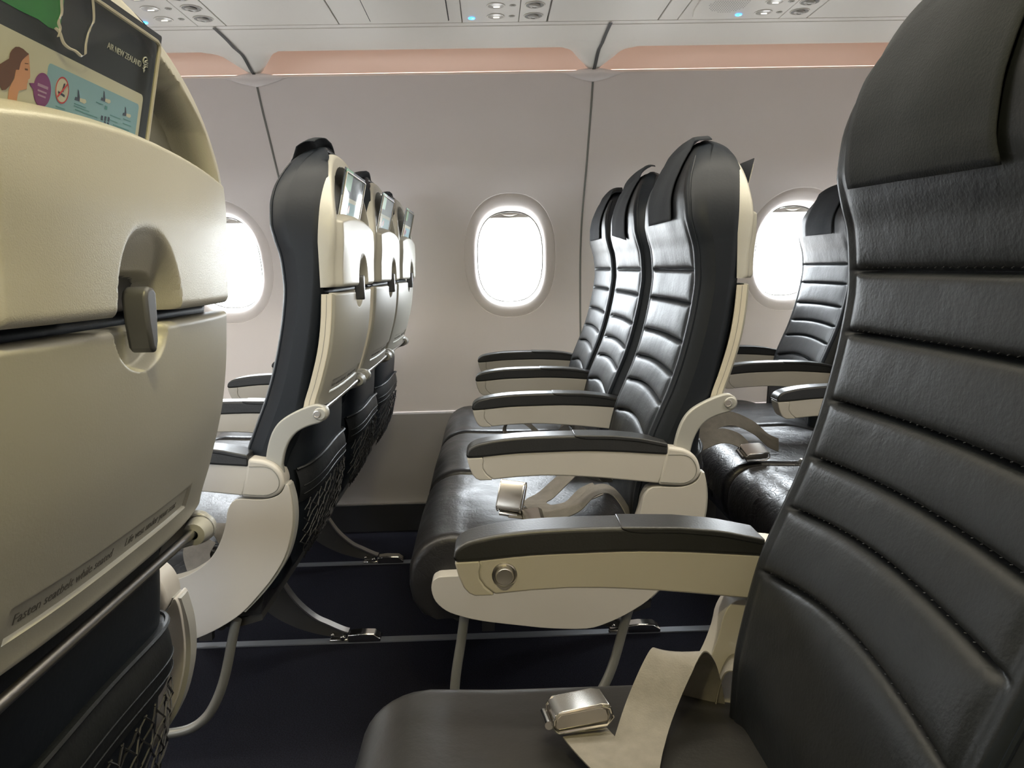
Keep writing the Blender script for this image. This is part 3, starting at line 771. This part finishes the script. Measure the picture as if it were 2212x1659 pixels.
def seat(label, x, y, side=0, legs=(), window_arm=False, arm_y=None, button=0, text=True, sh=0, tuck=0, ax=0, worn=None):
    "side: which way the aisle lies (-1, +1) or 0"
    t = thing('airplane_seat', label, 'seat', (x, y, 0), 'black leather airplane seats')
    br = link('backrest', CACHE.get('backrest') or None, t) if 'backrest' in CACHE else part('backrest', 'backrest', b_backrest, [LEATHER, LEATHER_SIDE], t, angle=80)
    if button == -1:
        for k_ in range(6): part('seam_stitching', 'stitch%d' % k_, b_stitch(k_), STITCH, br)
    for s in (-1, 1): part('piping', 'piping%d' % s, b_piping(s), LEATHER_SIDE, br)
    cu = part('seat_cushion', 'cushion', b_cushion, CUSHION, t, angle=50)
    for s in (-1, 1): part('cushion_piping', 'cpipe%d' % s, b_cush_piping(s), LEATHER_SIDE, cu)
    fr = part('seat_frame', 'frame', b_frame, LEGD, t); cu.location.y = fr.location.y = sh
    if worn: cu.material_slots[0].link = 'OBJECT'; cu.material_slots[0].material = worn
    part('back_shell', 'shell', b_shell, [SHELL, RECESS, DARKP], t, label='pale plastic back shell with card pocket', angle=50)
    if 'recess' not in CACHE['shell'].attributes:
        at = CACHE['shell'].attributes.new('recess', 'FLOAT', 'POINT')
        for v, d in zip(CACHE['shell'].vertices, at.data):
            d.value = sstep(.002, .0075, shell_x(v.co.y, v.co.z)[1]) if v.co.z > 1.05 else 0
    tr = part('tray_table', 'tray', b_tray, TRAYM, t, label='pale folded tray table', angle=50)
    for s in (-1, 1): part('tray_edge', 'tedge%d' % s, b_tray_edge(s), [EDGE, SEAL], tr)
    part('tray_latch', 'latch', b_latch, DARKP, t, .003, 4, 'dark grey turning latch')
    rod = part('tray_rod', 'rod', b_rod, RODM, t); rod.scale.y = 1-tuck*1.25; rod.location.y = -tuck*1.25*.2125*side; rod.location.z = -tuck*.2
    for s in (-1, 1):
        k = part('tray_arm', 'bracket%d' % s, b_bracket(s), PLAST2, t, .003, 3)
        part('rod_boss', 'boss%d' % s, b_boss(s), PLAST2, k)
        sc = part('screw', 'screw%d' % s, b_screw(s), STEEL, k)
        k.location.y = -tuck*2.5*.2125*s if s == side else 0; k.location.z = -tuck*.2
    lb = part('lower_back', 'lowback', b_lowback, LEATHER_SIDE, t, angle=70)
    part('pocket_lip', 'plip', b_pocket_rim, LEATHER, lb, angle=70)
    part('pocket_piping', 'rimpipe', b_rim_pipe, LEATHER, lb)
    part('pocket_net', 'net', b_net, NET, lb)
    if text:
        for txt, y0, sz in (('Fasten seatbelt while seated', -.152, .0105), ('Life vest under your seat', -.012, .0105)):
            me = text_mesh(txt, sz, 'tray_text_'+txt[:4])
            if not me.materials:
                me.materials.append(INK)
                for v in me.vertices:                  # lay the letters on the curved tray face
                    yy, zz = y0+v.co.x, .7715+v.co.y+.25*0; v.co = (tray_x(yy, zz)+.0002+max(0, v.co.z), yy, zz)
            o = link('tray_text', me, tr); z0 = .7715
            pass
    if side:
        arm(t, side*.2405+sh, 'aisle', button).location.x = ax
        cv = part('end_panel', 'cover%d' % side, cover(side), PLAST, t, .009, 4, 'curved pale plastic end panel')
        part('panel_trim', 'cedge%d' % side, cover_edge(side), PLAST2, cv)
        bb = part('baggage_bar', 'bag%d' % side, bagbar(side), TUBE, t); cv.location.y = bb.location.y = sh; cv.location.x = ax
    else: arm(t, -.241, 'mid')
    if window_arm: arm(t, .242, 'mid')
    for ly in legs:
        part('rear_leg', 'rleg%.3f' % ly, rear_leg(ly), [STEEL, LEGD], t)
        part('front_leg', 'fleg%.3f' % ly, front_leg(ly), LEGD, t)
        part('track_fitting', 'fit%.3f' % ly, fitting(.352, ly), CHROME, t, .003, 2, 'chrome floor fitting')
    return t
YA, YB, YCC, YD = 2.607, 2.124, 1.617, .622; SHC, SHD = .025, .033
PIT = .757
T1, T2 = 1.967, 2.526
S = {}
S['C1'] = seat('nearest of the three seat backs standing left of the middle window', -PIT, YCC, -1, sh=SHC, ax=-.012)
S['B1'] = seat('middle one of the three seat backs standing left of the middle window', -PIT, YB, 0, legs=(T1-YB,))
S['A1'] = seat('farthest seat back of the left trio, beside the window wall', -PIT, YA, 0, window_arm=True, legs=(T2-YA,))
S['C2'] = seat('black quilted aisle seat across the aisle facing left, nearest of the middle row', 0, YCC, -1, sh=SHC)
S['B2'] = seat('middle seat of the row across the aisle, between its aisle and window seats', 0, YB, 0, legs=(T1-YB,))
S['A2'] = seat('black quilted window seat farthest in the row across the aisle, right of the middle window', 0, YA, 0, window_arm=True, legs=(T2-YA,))
S['C3'] = seat('aisle seat of the row behind, only its creased cushion seen beside the big near backrest', PIT, YCC, -1, sh=SHC, worn=WORN)
S['B3'] = seat('middle seat of the row behind, creased cushion under the short pale armrest', PIT, YB, 0, worn=WORN, legs=(T1-YB,))
S['A3'] = seat('window seat of the row behind, in front of the right window', PIT, YA, 0, window_arm=True, legs=(T2-YA,))
S['D1'] = seat('huge pale seat back filling the left edge', -PIT, YD, 1, sh=SHD, tuck=.062, ax=-.018)
S['E1'] = seat('seat of the row ahead, next to the big pale seat back', -PIT, .128, 0)  # this and the next seat are unseen, added to block low window light
S['F1'] = seat('near window seat of the row ahead, beyond the left edge', -PIT, -.357, 0)
S['D2'] = seat('big black quilted seat filling the right edge, nearest to us', 0, YD, 1, button=-1, sh=SHD, tuck=.03, worn=SMOOTH)

# seat tracks
for i, Y in enumerate((T1, T2, MIR(T1), MIR(T2))):
    b = MB(); b.box(XA, XB, Y-.014, Y+.014, 0, .0035); struct('trim_%d' % TR[0], b, TRACK); TR[0] += 1

# ------------------------------------------------------------------ headrest cloths
def cloth(seatkey, label, y0=-.115, y1=.115, zf=1.068, zr=1.165, seed=0, lift=.010, skew=0, short=True):
    rnd = random.Random(seed); ph = [rnd.uniform(0, 6) for _ in range(4)]
    st = S[seatkey]; b = MB(); rows = []
    for y in frange(y0, y1, 22):
        u = (y-y0)/(y1-y0); zt = min(ZTOP(y)-.001, ZT-.002); pts = []
        zf_ = zf+skew*(u-.5)
        for z in frange(zf_, zt-.012, 22): pts.append((front_x(y, z)-.0045, z))
        xa = pts[-1][0]; L = lift*(.8+.2*sin(3*u+ph[0]))
        xe = XR(min(zt-.01, 1.2))+.006
        for k in range(1, 9):
            t = k/9*(.60 if short else 1); pts.append((lerp(xa+.004, xe-.004, t), zt+.004+L*sin(pi*min(.5, t*1.1))**.7*(1+.08*sin(9*t+ph[1]+4*u))))
        for z in [] if short else frange(zt-.006, min(zt-.012, max(zr, 1.10)), 8):
            pts.append((XR(z)+.003+.004*sstep(zt, zr, z)+.002*sin(18*u+ph[2]), z))
        rows.append([(x-.0010*sin(11*u+ph[3]+z*30)*.5, y+.0035*sin(40*z+ph[1])*(abs(2*u-1)), z) for x, z in pts])
    b.grid(rows)
    o = link('headrest_cover', b.mesh('headrest_cover', CLOTH, 80)); o.location = st.location
    sm = o.modifiers.new('thick', 'SOLIDIFY'); sm.thickness = .0015; sm.offset = 1
    tag(o, label, 'headrest cover', 'charcoal cloth headrest covers'); return o
cloth('C1', 'dark cloth cover peeking over the top of the nearest left-row seat', -.10, .14, 1.10, 1.205, 1, .014)
cloth('B1', 'dark cloth cover on top of the middle seat of the left trio', -.11, .12, 1.09, 1.205, 2, .014)
cloth('A1', 'dark cloth cover on the left-row window seat', -.11, .11, 1.09, 1.205, 3, .006)
cloth('C2', 'dark cloth cover hanging down the front of the nearest seat across the aisle', -.100, .110, 1.074, 1.212, 4, .004)
cloth('B2', 'crumpled dark cloth cover on the middle seat across the aisle', -.09, .12, 1.065, 1.205, 5, .022, .02)
cloth('A2', 'bluish dark cloth cover on the window seat right of the middle window', -.11, .11, 1.075, 1.205, 6, .006)
cloth('A3', 'dark cloth cover on the seat in front of the right window', -.105, .108, 1.077, 1.205, 7, .010)
cloth('B3', 'dark cloth cover on the middle seat of the row behind', -.11, .11, 1.075, 1.16, 8, .008)
cloth('C3', 'dark cloth cover on the aisle seat of the row behind', -.11, .11, 1.075, 1.16, 9, .008)
cloth('D2', 'large dark cloth cover on the nearest headrest at the top right', -.079, .150, 1.057, 1.15, 10, .006, .006)
cloth('D1', 'dark cloth cover on the near seat at the left edge', -.11, .11, 1.08, 1.215, 11, .004)

# ------------------------------------------------------------------ safety cards in clear sleeves
PB, PTP = Vector((.47, 0, 1.085)), Vector((.492, 0, 1.18))
CV = (PTP-PB).normalized(); CN = Vector((0, 1, 0)).cross(CV)
if CN.x < 0: CN = -CN
NAVY = flat('card_navy', (.022, .026, .036), .6); CWHT = flat('card_cream', (.52, .50, .42), .6); CBLU = flat('card_blue', (.22, .37, .47), .6)
SKIN = flat('card_skin', (.56, .27, .16)); HAIR = flat('card_brown', (.13, .055, .035)); PURP = flat('card_purple', (.19, .035, .17)); REDC = flat('card_red', (.45, .03, .04))
CDRK = flat('card_dark_ink', (.03, .04, .08)); GRN = flat('card_green', (.025, .20, .05)); LILAC = flat('card_lilac', (.36, .22, .34)); MAG = flat('card_magenta', (.30, .03, .14)); LGRY = flat('card_text_grey', (.45, .45, .42)); TEAL = flat('card_teal_ink', (.08, .24, .26))
def cpt(p, h): return Vector((0, p[0], 0))+PB+CV*p[1]+CN*h
def cpoly(b, pts, h0, h1, m=0):
    n = len(pts); i = len(b.v)
    for p in pts: b.v.append(tuple(cpt(p, h0)))
    for p in pts: b.v.append(tuple(cpt(p, h1)))
    b.face(range(i, i+n), m); b.face(range(i+2*n-1, i+n-1, -1), m)
    for j in range(n): b.face((i+j, i+n+j, i+n+(j+1) % n, i+(j+1) % n), m)
def ell(cx, cy, rx, ry, n=24): return [(cx+rx*cos(2*pi*k/n), cy+ry*sin(2*pi*k/n)) for k in range(n)]
def card_basic(parent, full=False):
    def P(name, polys, mt, h0, h1, lab=None):
        b = MB()
        for q in polys: cpoly(b, q, h0, h1)
        o = link(name, b.mesh(name, mt, 30), parent)
        if lab: o['label'] = lab
        return o
    P('card_sheet', [rrect(-.215, .0199, -.035, .1015, .002)], NAVY, 0, .0008)
    P('white_field', [rrect(-.209, .0008, -.03, .0502, .004)], CWHT, .0008, .0010)
    P('blue_field', [rrect(-.1325, -.0048, .000, .0418, .003)], CBLU, .0010, .0012)
    P('green_note', [[(-.200, .0628), (-.167, .0626), (-.148, .0634), (-.137, .0621), (-.1245, .0634), (-.1236, .0835), (-.125, .1015), (-.200, .1015)]], GRN, .0008, .0011, 'green patch on the card')
    if not full: 
        P('nosmoking_sign', [ell(-.1145, .0285, .008, .0085)], REDC, .0012, .0014)
        P('speech_bubble', [ell(-.1362, .0238, .0092, .0103)], PURP, .0012, .0014)
        P('printed_face', [ell(-.160, .029, .010, .013)], SKIN, .0012, .0013)
        return
    P('printed_face', [[(-.154, .0413), (-.1524, .0364), (-.1512, .033), (-.1502, .0290), (-.1504, .0275), (-.1520, .0265), (-.1517, .0250), (-.1524, .0244), (-.1522, .0225), (-.1523, .0207), (-.156, .0195), (-.1597, .0181), (-.1605, .015), (-.1607, .0100), (-.1645, .0088), (-.1693, .0095), (-.1692, .0166), (-.1672, .021), (-.1652, .024), (-.1647, .030), (-.164, .036), (-.160, .041)]], SKIN, .0012, .0013, 'printed orange-skinned profile')
    P('printed_hair', [[(-.1800, .0286), (-.1723, .0338), (-.1718, .037), (-.1702, .0395), (-.1675, .0418), (-.1643, .0427), (-.160, .0426), (-.1569, .0418), (-.154, .0413), (-.1575, .0385), (-.1600, .0360), (-.1611, .0341), (-.1619, .030), (-.1640, .0296), (-.1651, .0292), (-.1656, .0260), (-.1662, .0238), (-.1690, .0190), (-.1723, .0159), (-.1754, .0150), (-.179, .018), (-.181, .023)]], HAIR, .0013, .0014, 'printed brown hair')
    P('printed_eye', [[(-.1565, .0322), (-.1535, .0326), (-.1532, .0316), (-.156, .0312)], [(-.157, .0352), (-.1535, .0358), (-.1535, .0354), (-.157, .0347)]], HAIR, .0013, .00135)
    P('printed_collar', [[(-.1700, .0108), (-.1690, .0098), (-.1680, .0060), (-.1705, .0060)], [(-.1610, .0108), (-.1600, .0095), (-.1585, .0060), (-.1605, .0060)]], CDRK, .0013, .0014)
    P('speech_bubble', [ell(-.1362, .0238, .0094, .0104, 36), [(-.1445, .0262), (-.1505, .0248), (-.1448, .0215)]], PURP, .0012, .0014, 'purple speech bubble')
    P('bubble_lines', [[(-.1420, .0252), (-.1305, .0252), (-.1305, .0270), (-.1420, .0270)]], LILAC, .0014, .0015)
    P('bubble_lines', [[(-.1415, .0222), (-.1315, .0222), (-.1315, .0233), (-.1415, .0233)], [(-.1408, .0195), (-.1320, .0195), (-.1320, .0206), (-.1408, .0206)]], LILAC, .0014, .0015)
    ring = []
    b = MB(); R0, R1 = ell(-.1145, .0285, .0080, .0086, 40), ell(-.1145, .0285, .0070, .0076, 40)
    b.grid([[cpt(p, .0015) for p in R0], [cpt(p, .0015) for p in R1]], cv=True)
    cpoly(b, [(-.1197, .0238), (-.1190, .0230), (-.1092, .0332), (-.1099, .0340)], .0016, .0018)
    link('nosmoking_ring', b.mesh('nosmoking_ring', REDC), parent)['label'] = 'red prohibition ring'
    P('nosmoking_disc', [ell(-.1145, .0285, .0078, .0084, 36)], CWHT, .0012, .0014)
    P('cigarette', [[(-.1190, .0258), (-.1110, .0248), (-.1110, .0262), (-.1190, .0272)], [(-.1150, .0275), (-.1135, .0330), (-.1120, .0335), (-.1130, .0275)]], CDRK, .0014, .00155)
    for nm, cx, cy, s in (('printed_plane', -.0915, .0265, 1.0), ('printed_plane', -.0578, .0335, .95), ('printed_plane', -.0235, .0295, .9)):
        P(nm, [[(cx-.0068*s, cy-.0008), (cx-.0062*s, cy+.0014*s), (cx-.0035*s, cy+.0016*s), (cx-.0042*s, cy+.0068*s), (cx-.0028*s, cy+.0062*s), (cx-.0006*s, cy+.0018*s), (cx-.0004*s, cy-.0004*s)]], CDRK, .0013, .0014, 'dark plane tail')
        P('printed_fuselage', [[(cx-.0004*s, cy-.0004), (cx-.0006*s, cy+.0018*s), (cx+.0072*s, cy+.0024*s), (cx+.0085*s, cy+.0008*s), (cx+.006*s, cy-.0008*s)]], CWHT, .0012, .0013, 'pale plane body')
    P('printed_lines', [[(u, v), (u+l, v), (u+l, v+.0006), (u, v+.0006)] for u, v, l in ((-.098, .0232, .015), (-.098, .0216, .020), (-.070, .0300, .010), (-.048, .0250, .016), (-.048, .0215, .012), (-.0275, .0262, .012), (-.096, .0196, .030), (-.042, .0190, .026), (-.1195, .0170, .011), (-.1195, .0150, .011), (-.0275, .0228, .014))], TEAL, .0013, .0014)
    P('printed_devices', [[(u-.0013, v-.0016), (u+.0013, v-.0016), (u+.0013, v+.0016), (u-.0013, v+.0016)] for u, v in ((-.0594, .0210), (-.0545, .0214), (-.0497, .0218), (-.0497, .0178), (-.0545, .0178))], CDRK, .0013, .0014)
    P('device_frame', [[(-.0572, .0278), (-.0538, .0278), (-.0538, .0304), (-.0572, .0304)]], TEAL, .0013, .0014)
    P('printed_bar', [[(-.0985, .0157), (-.066, .0157), (-.066, .0165), (-.0985, .0165)], [(-.0435, .0152), (-.0115, .0157), (-.0115, .0164), (-.0435, .0160)]], MAG, .0013, .0014, 'magenta line')
    for u in (-.0605, -.0525):
        b = MB(); b.grid([[cpt(p, .0015) for p in ell(u, .0145, .0032, .0036)], [cpt(p, .0015) for p in ell(u, .0145, .0025, .0029)]], cv=True); link('device_ring', b.mesh('device_ring', MAG), parent)
    me = text_mesh('AIR NEW ZEALAND', .0062, 'airline', .0001, 'RIGHT', .98)
    if not me.materials: me.materials.append(LGRY)
    o = link('airline_name', me, parent); o.matrix_local = plane_mat((0, 1, 0), CV, CN, cpt((-.0098, .0696), .0010))
    # curling fern emblem: hooked stem with fronds and leaf tip
    b = MB()
    hook = [(-.0052, .0750), (-.0035, .0762), (-.0015, .0770), (-.0030, .0786), (-.0055, .0784), (-.0075, .0770), (-.0078, .0748), (-.0060, .0730), (-.0035, .0722), (-.0045, .0705), (-.0065, .0698)]
    b.tube([cpt(p, .0012) for p in [(q.x, q.y) for q in catmull([(a, c, 0) for a, c in hook], 4)]], .00055, 5)
    for v in (.0745, .0730, .0715): b.tube([cpt((-.0060, v), .0012), cpt((.0004, v+.0008), .0012)], .0004, 5)
    cpoly(b, [(-.0048, .0700), (-.0026, .0694), (-.0044, .0668), (-.0060, .0690)], .0010, .0013)
    link('airline_emblem', b.mesh('airline_emblem', LGRY), parent)['label'] = 'pale curled fern emblem'
def sleeve(parent, x0=-.205, x1=.0118, top=.0945):
    b = MB(); 
    b.grid([[cpt((u, v), .0035+.0012*sin(30*u)*sin(40*v)) for u in frange(x0, x1, 20)] for v in frange(-.03, top, 12)])
    cs = link('clear_sleeve', b.mesh('clear_sleeve', CLEAR, 60), parent); cs['label'] = 'clear plastic card sleeve'
    b = MB(); b.tube([cpt(p, .0036) for p in [(x1, -.03), (x1, top-.006), (x1-.0015, top-.0015), (x1-.006, top), (x0+.006, top), (x0+.0015, top-.0015), (x0, top-.006), (x0, -.03)]], .0016, 6)
    link('sleeve_rim', b.mesh('sleeve_rim', VINYL), parent)
    # creased wrinkle marks in the sleeve
VINYL = mat('vinyl_rim', (.42, .40, .33), .25, spec=.7)
def card(seatkey, label, dy, dx=0, full=False, rot=0):
    t = thing('safety_card', label, 'safety card', S[seatkey].location+Vector((dx, dy, 0)), 'safety cards in the seat back pockets')
    card_basic(t, full); sleeve(t)
    if full:
        b = MB()
        for P_ in ([(-.1325, .058), (-.1310, .063), (-.134, .0665), (-.1315, .073), (-.1335, .080), (-.1320, .086)], [(-.1365, .0620), (-.131, .0605), (-.126, .0560), (-.119, .0545), (-.111, .0548), (-.103, .0535), (-.0985, .056)], [(-.0985, .056), (-.0995, .062), (-.0985, .069), (-.0965, .074), (-.0935, .080), (-.0960, .088), (-.0985, .093)]):
            P2 = [(q.x, q.y) for q in catmull([(a, c, 0) for a, c in P_], 4)]
            rows = [[cpt((u, v), .0042), cpt((u+.0014+.0012*sin(900*v), v+.0012), .0046), cpt((u+.003, v+.0018), .0042)] for u, v in P2]
            b.grid(rows)
        link('sleeve_crease', b.mesh('sleeve_crease', VINYL, 80), t)
    t.rotation_euler = (rot, 0, 0)
    return t
card('D1', 'large printed safety card in the pocket of the near left seat back', .033, full=True)
card('C1', 'safety card under glare in the nearest back of the left trio', .088, 0)
card('B1', 'safety card in the middle back of the left trio', .063, .004)
card('A1', 'safety card with green corner in the farthest back of the left trio', .075, .010)
card('C2', 'dark card poking out behind the aisle seat across the aisle', .075, .010)

# ------------------------------------------------------------------ seat belts
def belt(label, loc=(0, 0, 0)): return thing('seat_belt', label, 'seat belt', loc, 'grey seat belts')
def rib(t, name, pts, sides, width=.048, lab=None):
    b = MB(); b.ribbon(pts, sides, width); o = link(name, b.mesh(name, BELT, 50), t)
    if lab: o['label'] = lab
    return o
def buckle(t, M4, flip=False):
    "box buckle: 62 x 46 x 15 mm, lift cover on top"
    h = bpy.data.objects.new('buckle', None); COL.objects.link(h); h.parent = t; h.matrix_local = M4; h.empty_display_size = .02
    b = MB(); b.prism([(-.033, -.002), (-.030, .010), (-.024, .0145), (.020, .016), (.027, .013), (.029, .004), (.027, -.003), (-.028, -.005)], -.0225, .0225); link('buckle_body', b.mesh('buckle_body', BRUSH), h, .003, 4)
    b = MB(); b.prism([(-.031, .0125), (-.022, .0165), (.021, .0185), (.029, .0165), (.0305, .010), (.0285, .0095), (.026, .0135), (.019, .0155), (-.022, .0135), (-.030, .010)], -.0245, .0245); link('buckle_cover', b.mesh('buckle_cover', BRUSH), h, .0015, 3)
    for s in (-1, 1):
        b = MB(); b.tube([(-.032, s*.0245, .008), (-.026, s*.0250, .0145), (.020, s*.0250, .017), (.029, s*.0245, .013), (.031, s*.0243, .003), (.024, s*.0243, -.004), (-.028, s*.0243, -.005), (-.033, s*.0245, .001), (-.032, s*.0245, .008)], .0016, 6)
        link('buckle_rim', b.mesh('buckle_rim', CHROME), h)
    b = MB(); b.lathe([(0, -.019), (.0045, -.019), (.0045, .019), (0, .019)], (-.037, 0, .002), (0, 1, 0), 12); link('buckle_pin', b.mesh('buckle_pin', CHROME), h)
    return h
def frame(x, z, loc):
    x = Vector(x).normalized(); z = Vector(z); z = (z-x*z.dot(x)).normalized(); y = z.cross(x)
    m = Matrix((x, y, z)).transposed().to_4x4(); m.translation = Vector(loc); return m
# nearest belt
t = belt('grey seat belt with metal buckle lying on the nearest cushion at the bottom')
rib(t, 'webbing', [(.255, .872, .42), (.246, .864, .47), (.232, .848, .515), (.214, .826, .545), (.198, .806, .553), (.182, .789, .541), (.161, .765, .515), (.145, .735, .5005), (.132, .700, .4965), (.120, .660, .4950)],
    [(1, -.10, 0)]*10, .051)
rib(t, 'webbing', [(.088, .752, .5005), (.095, .735, .4995), (.106, .712, .4985), (.118, .690, .4975), (.130, .660, .4965)], [(1, .40, 0)]*5, .050)
buckle(t, frame((1, .10, .06), (-.06, .20, 1), (.086, .768, .5085)))
rib(t, 'webbing', [(.262, .880, .40), (.268, .880, .46), (.278, .87, .505), (.295, .86, .51)], [(.3, 1, 0), (.3, 1, 0), (.4, 1, 0), (.4, 1, 0)], .045, 'short pale strap beside the backrest')
# belt on C2
CB = S['C2'].location
t = belt('grey seat belt with upright buckle on the nearest cushion across the aisle')
buckle(t, frame((.25, .50, 1), (-.35, -1, .15), (.035, 1.505, .532)))
rib(t, 'webbing', [(.262, 1.700, .50), (.225, 1.690, .535), (.185, 1.665, .545), (.145, 1.630, .525), (.110, 1.600, .504), (.088, 1.575, .500), (.085, 1.545, .500), (.110, 1.520, .497), (.150, 1.520, .500), (.185, 1.540, .520), (.215, 1.550, .530)],
    [(.6, -1, .2), (.6, -1, .1), (.6, -1, 0), (.7, -1, 0), (.8, -.9, 0), (1, -.5, 0), (1, .2, 0), (.6, 1, .1), (.2, 1, .3), (.1, 1, .4), (.1, 1, .4)], .048)
rib(t, 'webbing', [(.075, 1.475, .496), (.12, 1.475, .500), (.165, 1.485, .515), (.20, 1.485, .545), (.235, 1.470, .545), (.262, 1.450, .505), (.272, 1.440, .45)],
    [(0, 1, .1), (0, 1, .1), (0, 1, .2), (.1, 1, .2), (.2, 1, 0), (.3, 1, 0), (.3, 1, 0)], .047)
b = MB(); b.prism([(-.022, -.002), (.018, -.002), (.024, .003), (.016, .009), (-.018, .008)], -.023, .023); o = link('latch_tongue', b.mesh('latch_tongue', BRUSH), t, .0015, 2); o.matrix_local = frame((1, .05, .08), (0, -.2, 1), (.072, 1.470, .4985))
rib(t, 'webbing', [(.03, 1.49, .5), (.055, 1.485, .499), (.075, 1.50, .498), (.07, 1.53, .500)], [(0, 1, 0), (.3, 1, 0), (1, .6, 0), (1, .2, 0)], .04)
# belt on B2
t = belt('grey seat belt on the middle cushion across the aisle, strap standing up behind the armrest')
rib(t, 'webbing', [(.255, 1.935, .47), (.235, 1.955, .540), (.205, 1.960, .562), (.180, 1.950, .545), (.172, 1.935, .50)], [(1, .1, 0)]*5, .048)
rib(t, 'webbing', [(.10, 2.11, .495), (.06, 2.13, .505), (.035, 2.15, .53), (.05, 2.17, .553), (.09, 2.17, .55), (.13, 2.15, .52), (.16, 2.13, .50), (.19, 2.14, .53), (.22, 2.16, .54), (.26, 2.17, .50)], [(.2, 1, 0)]*10, .045)
buckle(t, frame((1, .3, 0), (0, 0, 1), (.15, 2.06, .497)))
# belt on C1
t = belt('grey seat belt strap behind the curved pale end panel at the left')
rib(t, 'webbing', [(-.757+.262, 1.432, .43), (-.757+.250, 1.440, .47), (-.757+.225, 1.452, .50), (-.757+.180, 1.470, .500), (-.757+.12, 1.500, .497), (-.757+.05, 1.55, .494)], [(.9, .3, 0), (.9, .3, 0), (.7, .7, 0), (.3, 1, 0), (.3, 1, 0), (.3, 1, 0)], .046)
rib(t, 'webbing', [(-.757+.205, 1.412, .50), (-.757+.190, 1.408, .47), (-.757+.195, 1.410, .43)], [(1, 0, 0)]*3, .05)
buckle(t, frame((1, -.4, 0), (0, 0, 1), (-.757+.03, 1.57, .500)))
# belts of the row behind
t = belt('grey seat belt with buckle on the middle cushion of the row behind')
rib(t, 'webbing', [(.50+.0, 1.955, .50), (.535, 1.965, .545), (.585, 1.985, .575), (.640, 2.00, .578), (.700, 2.01, .55), (.74, 2.01, .515), (.77, 2.01, .50)], [(.1, .7, .6)]*7, .047)
rib(t, 'webbing', [(.51, 1.93, .49), (.535, 1.925, .53), (.585, 1.93, .548), (.635, 1.935, .535), (.665, 1.93, .505)], [(.1, .7, .6)]*5, .047)
buckle(t, frame((1, .1, 0), (0, -.3, 1), (.665, 1.90, .505)))
t = belt('grey seat belt end with flat metal tongue on the creased cushion of the row behind')
b = MB(); b.prism([(-.03, -.002), (.02, -.002), (.028, .003), (.02, .009), (-.022, .008)], -.023, .023); o = link('latch_tongue', b.mesh('latch_tongue', BRUSH), t, .0015, 2); o.matrix_local = frame((1, .2, .05), (0, -.2, 1), (.757+.02, 1.80, .502))
rib(t, 'webbing', [(.78, 1.80, .498), (.82, 1.81, .496), (.88, 1.82, .50), (.95, 1.83, .51), (1.02, 1.85, .50)], [(.1, 1, 0)]*5, .047)
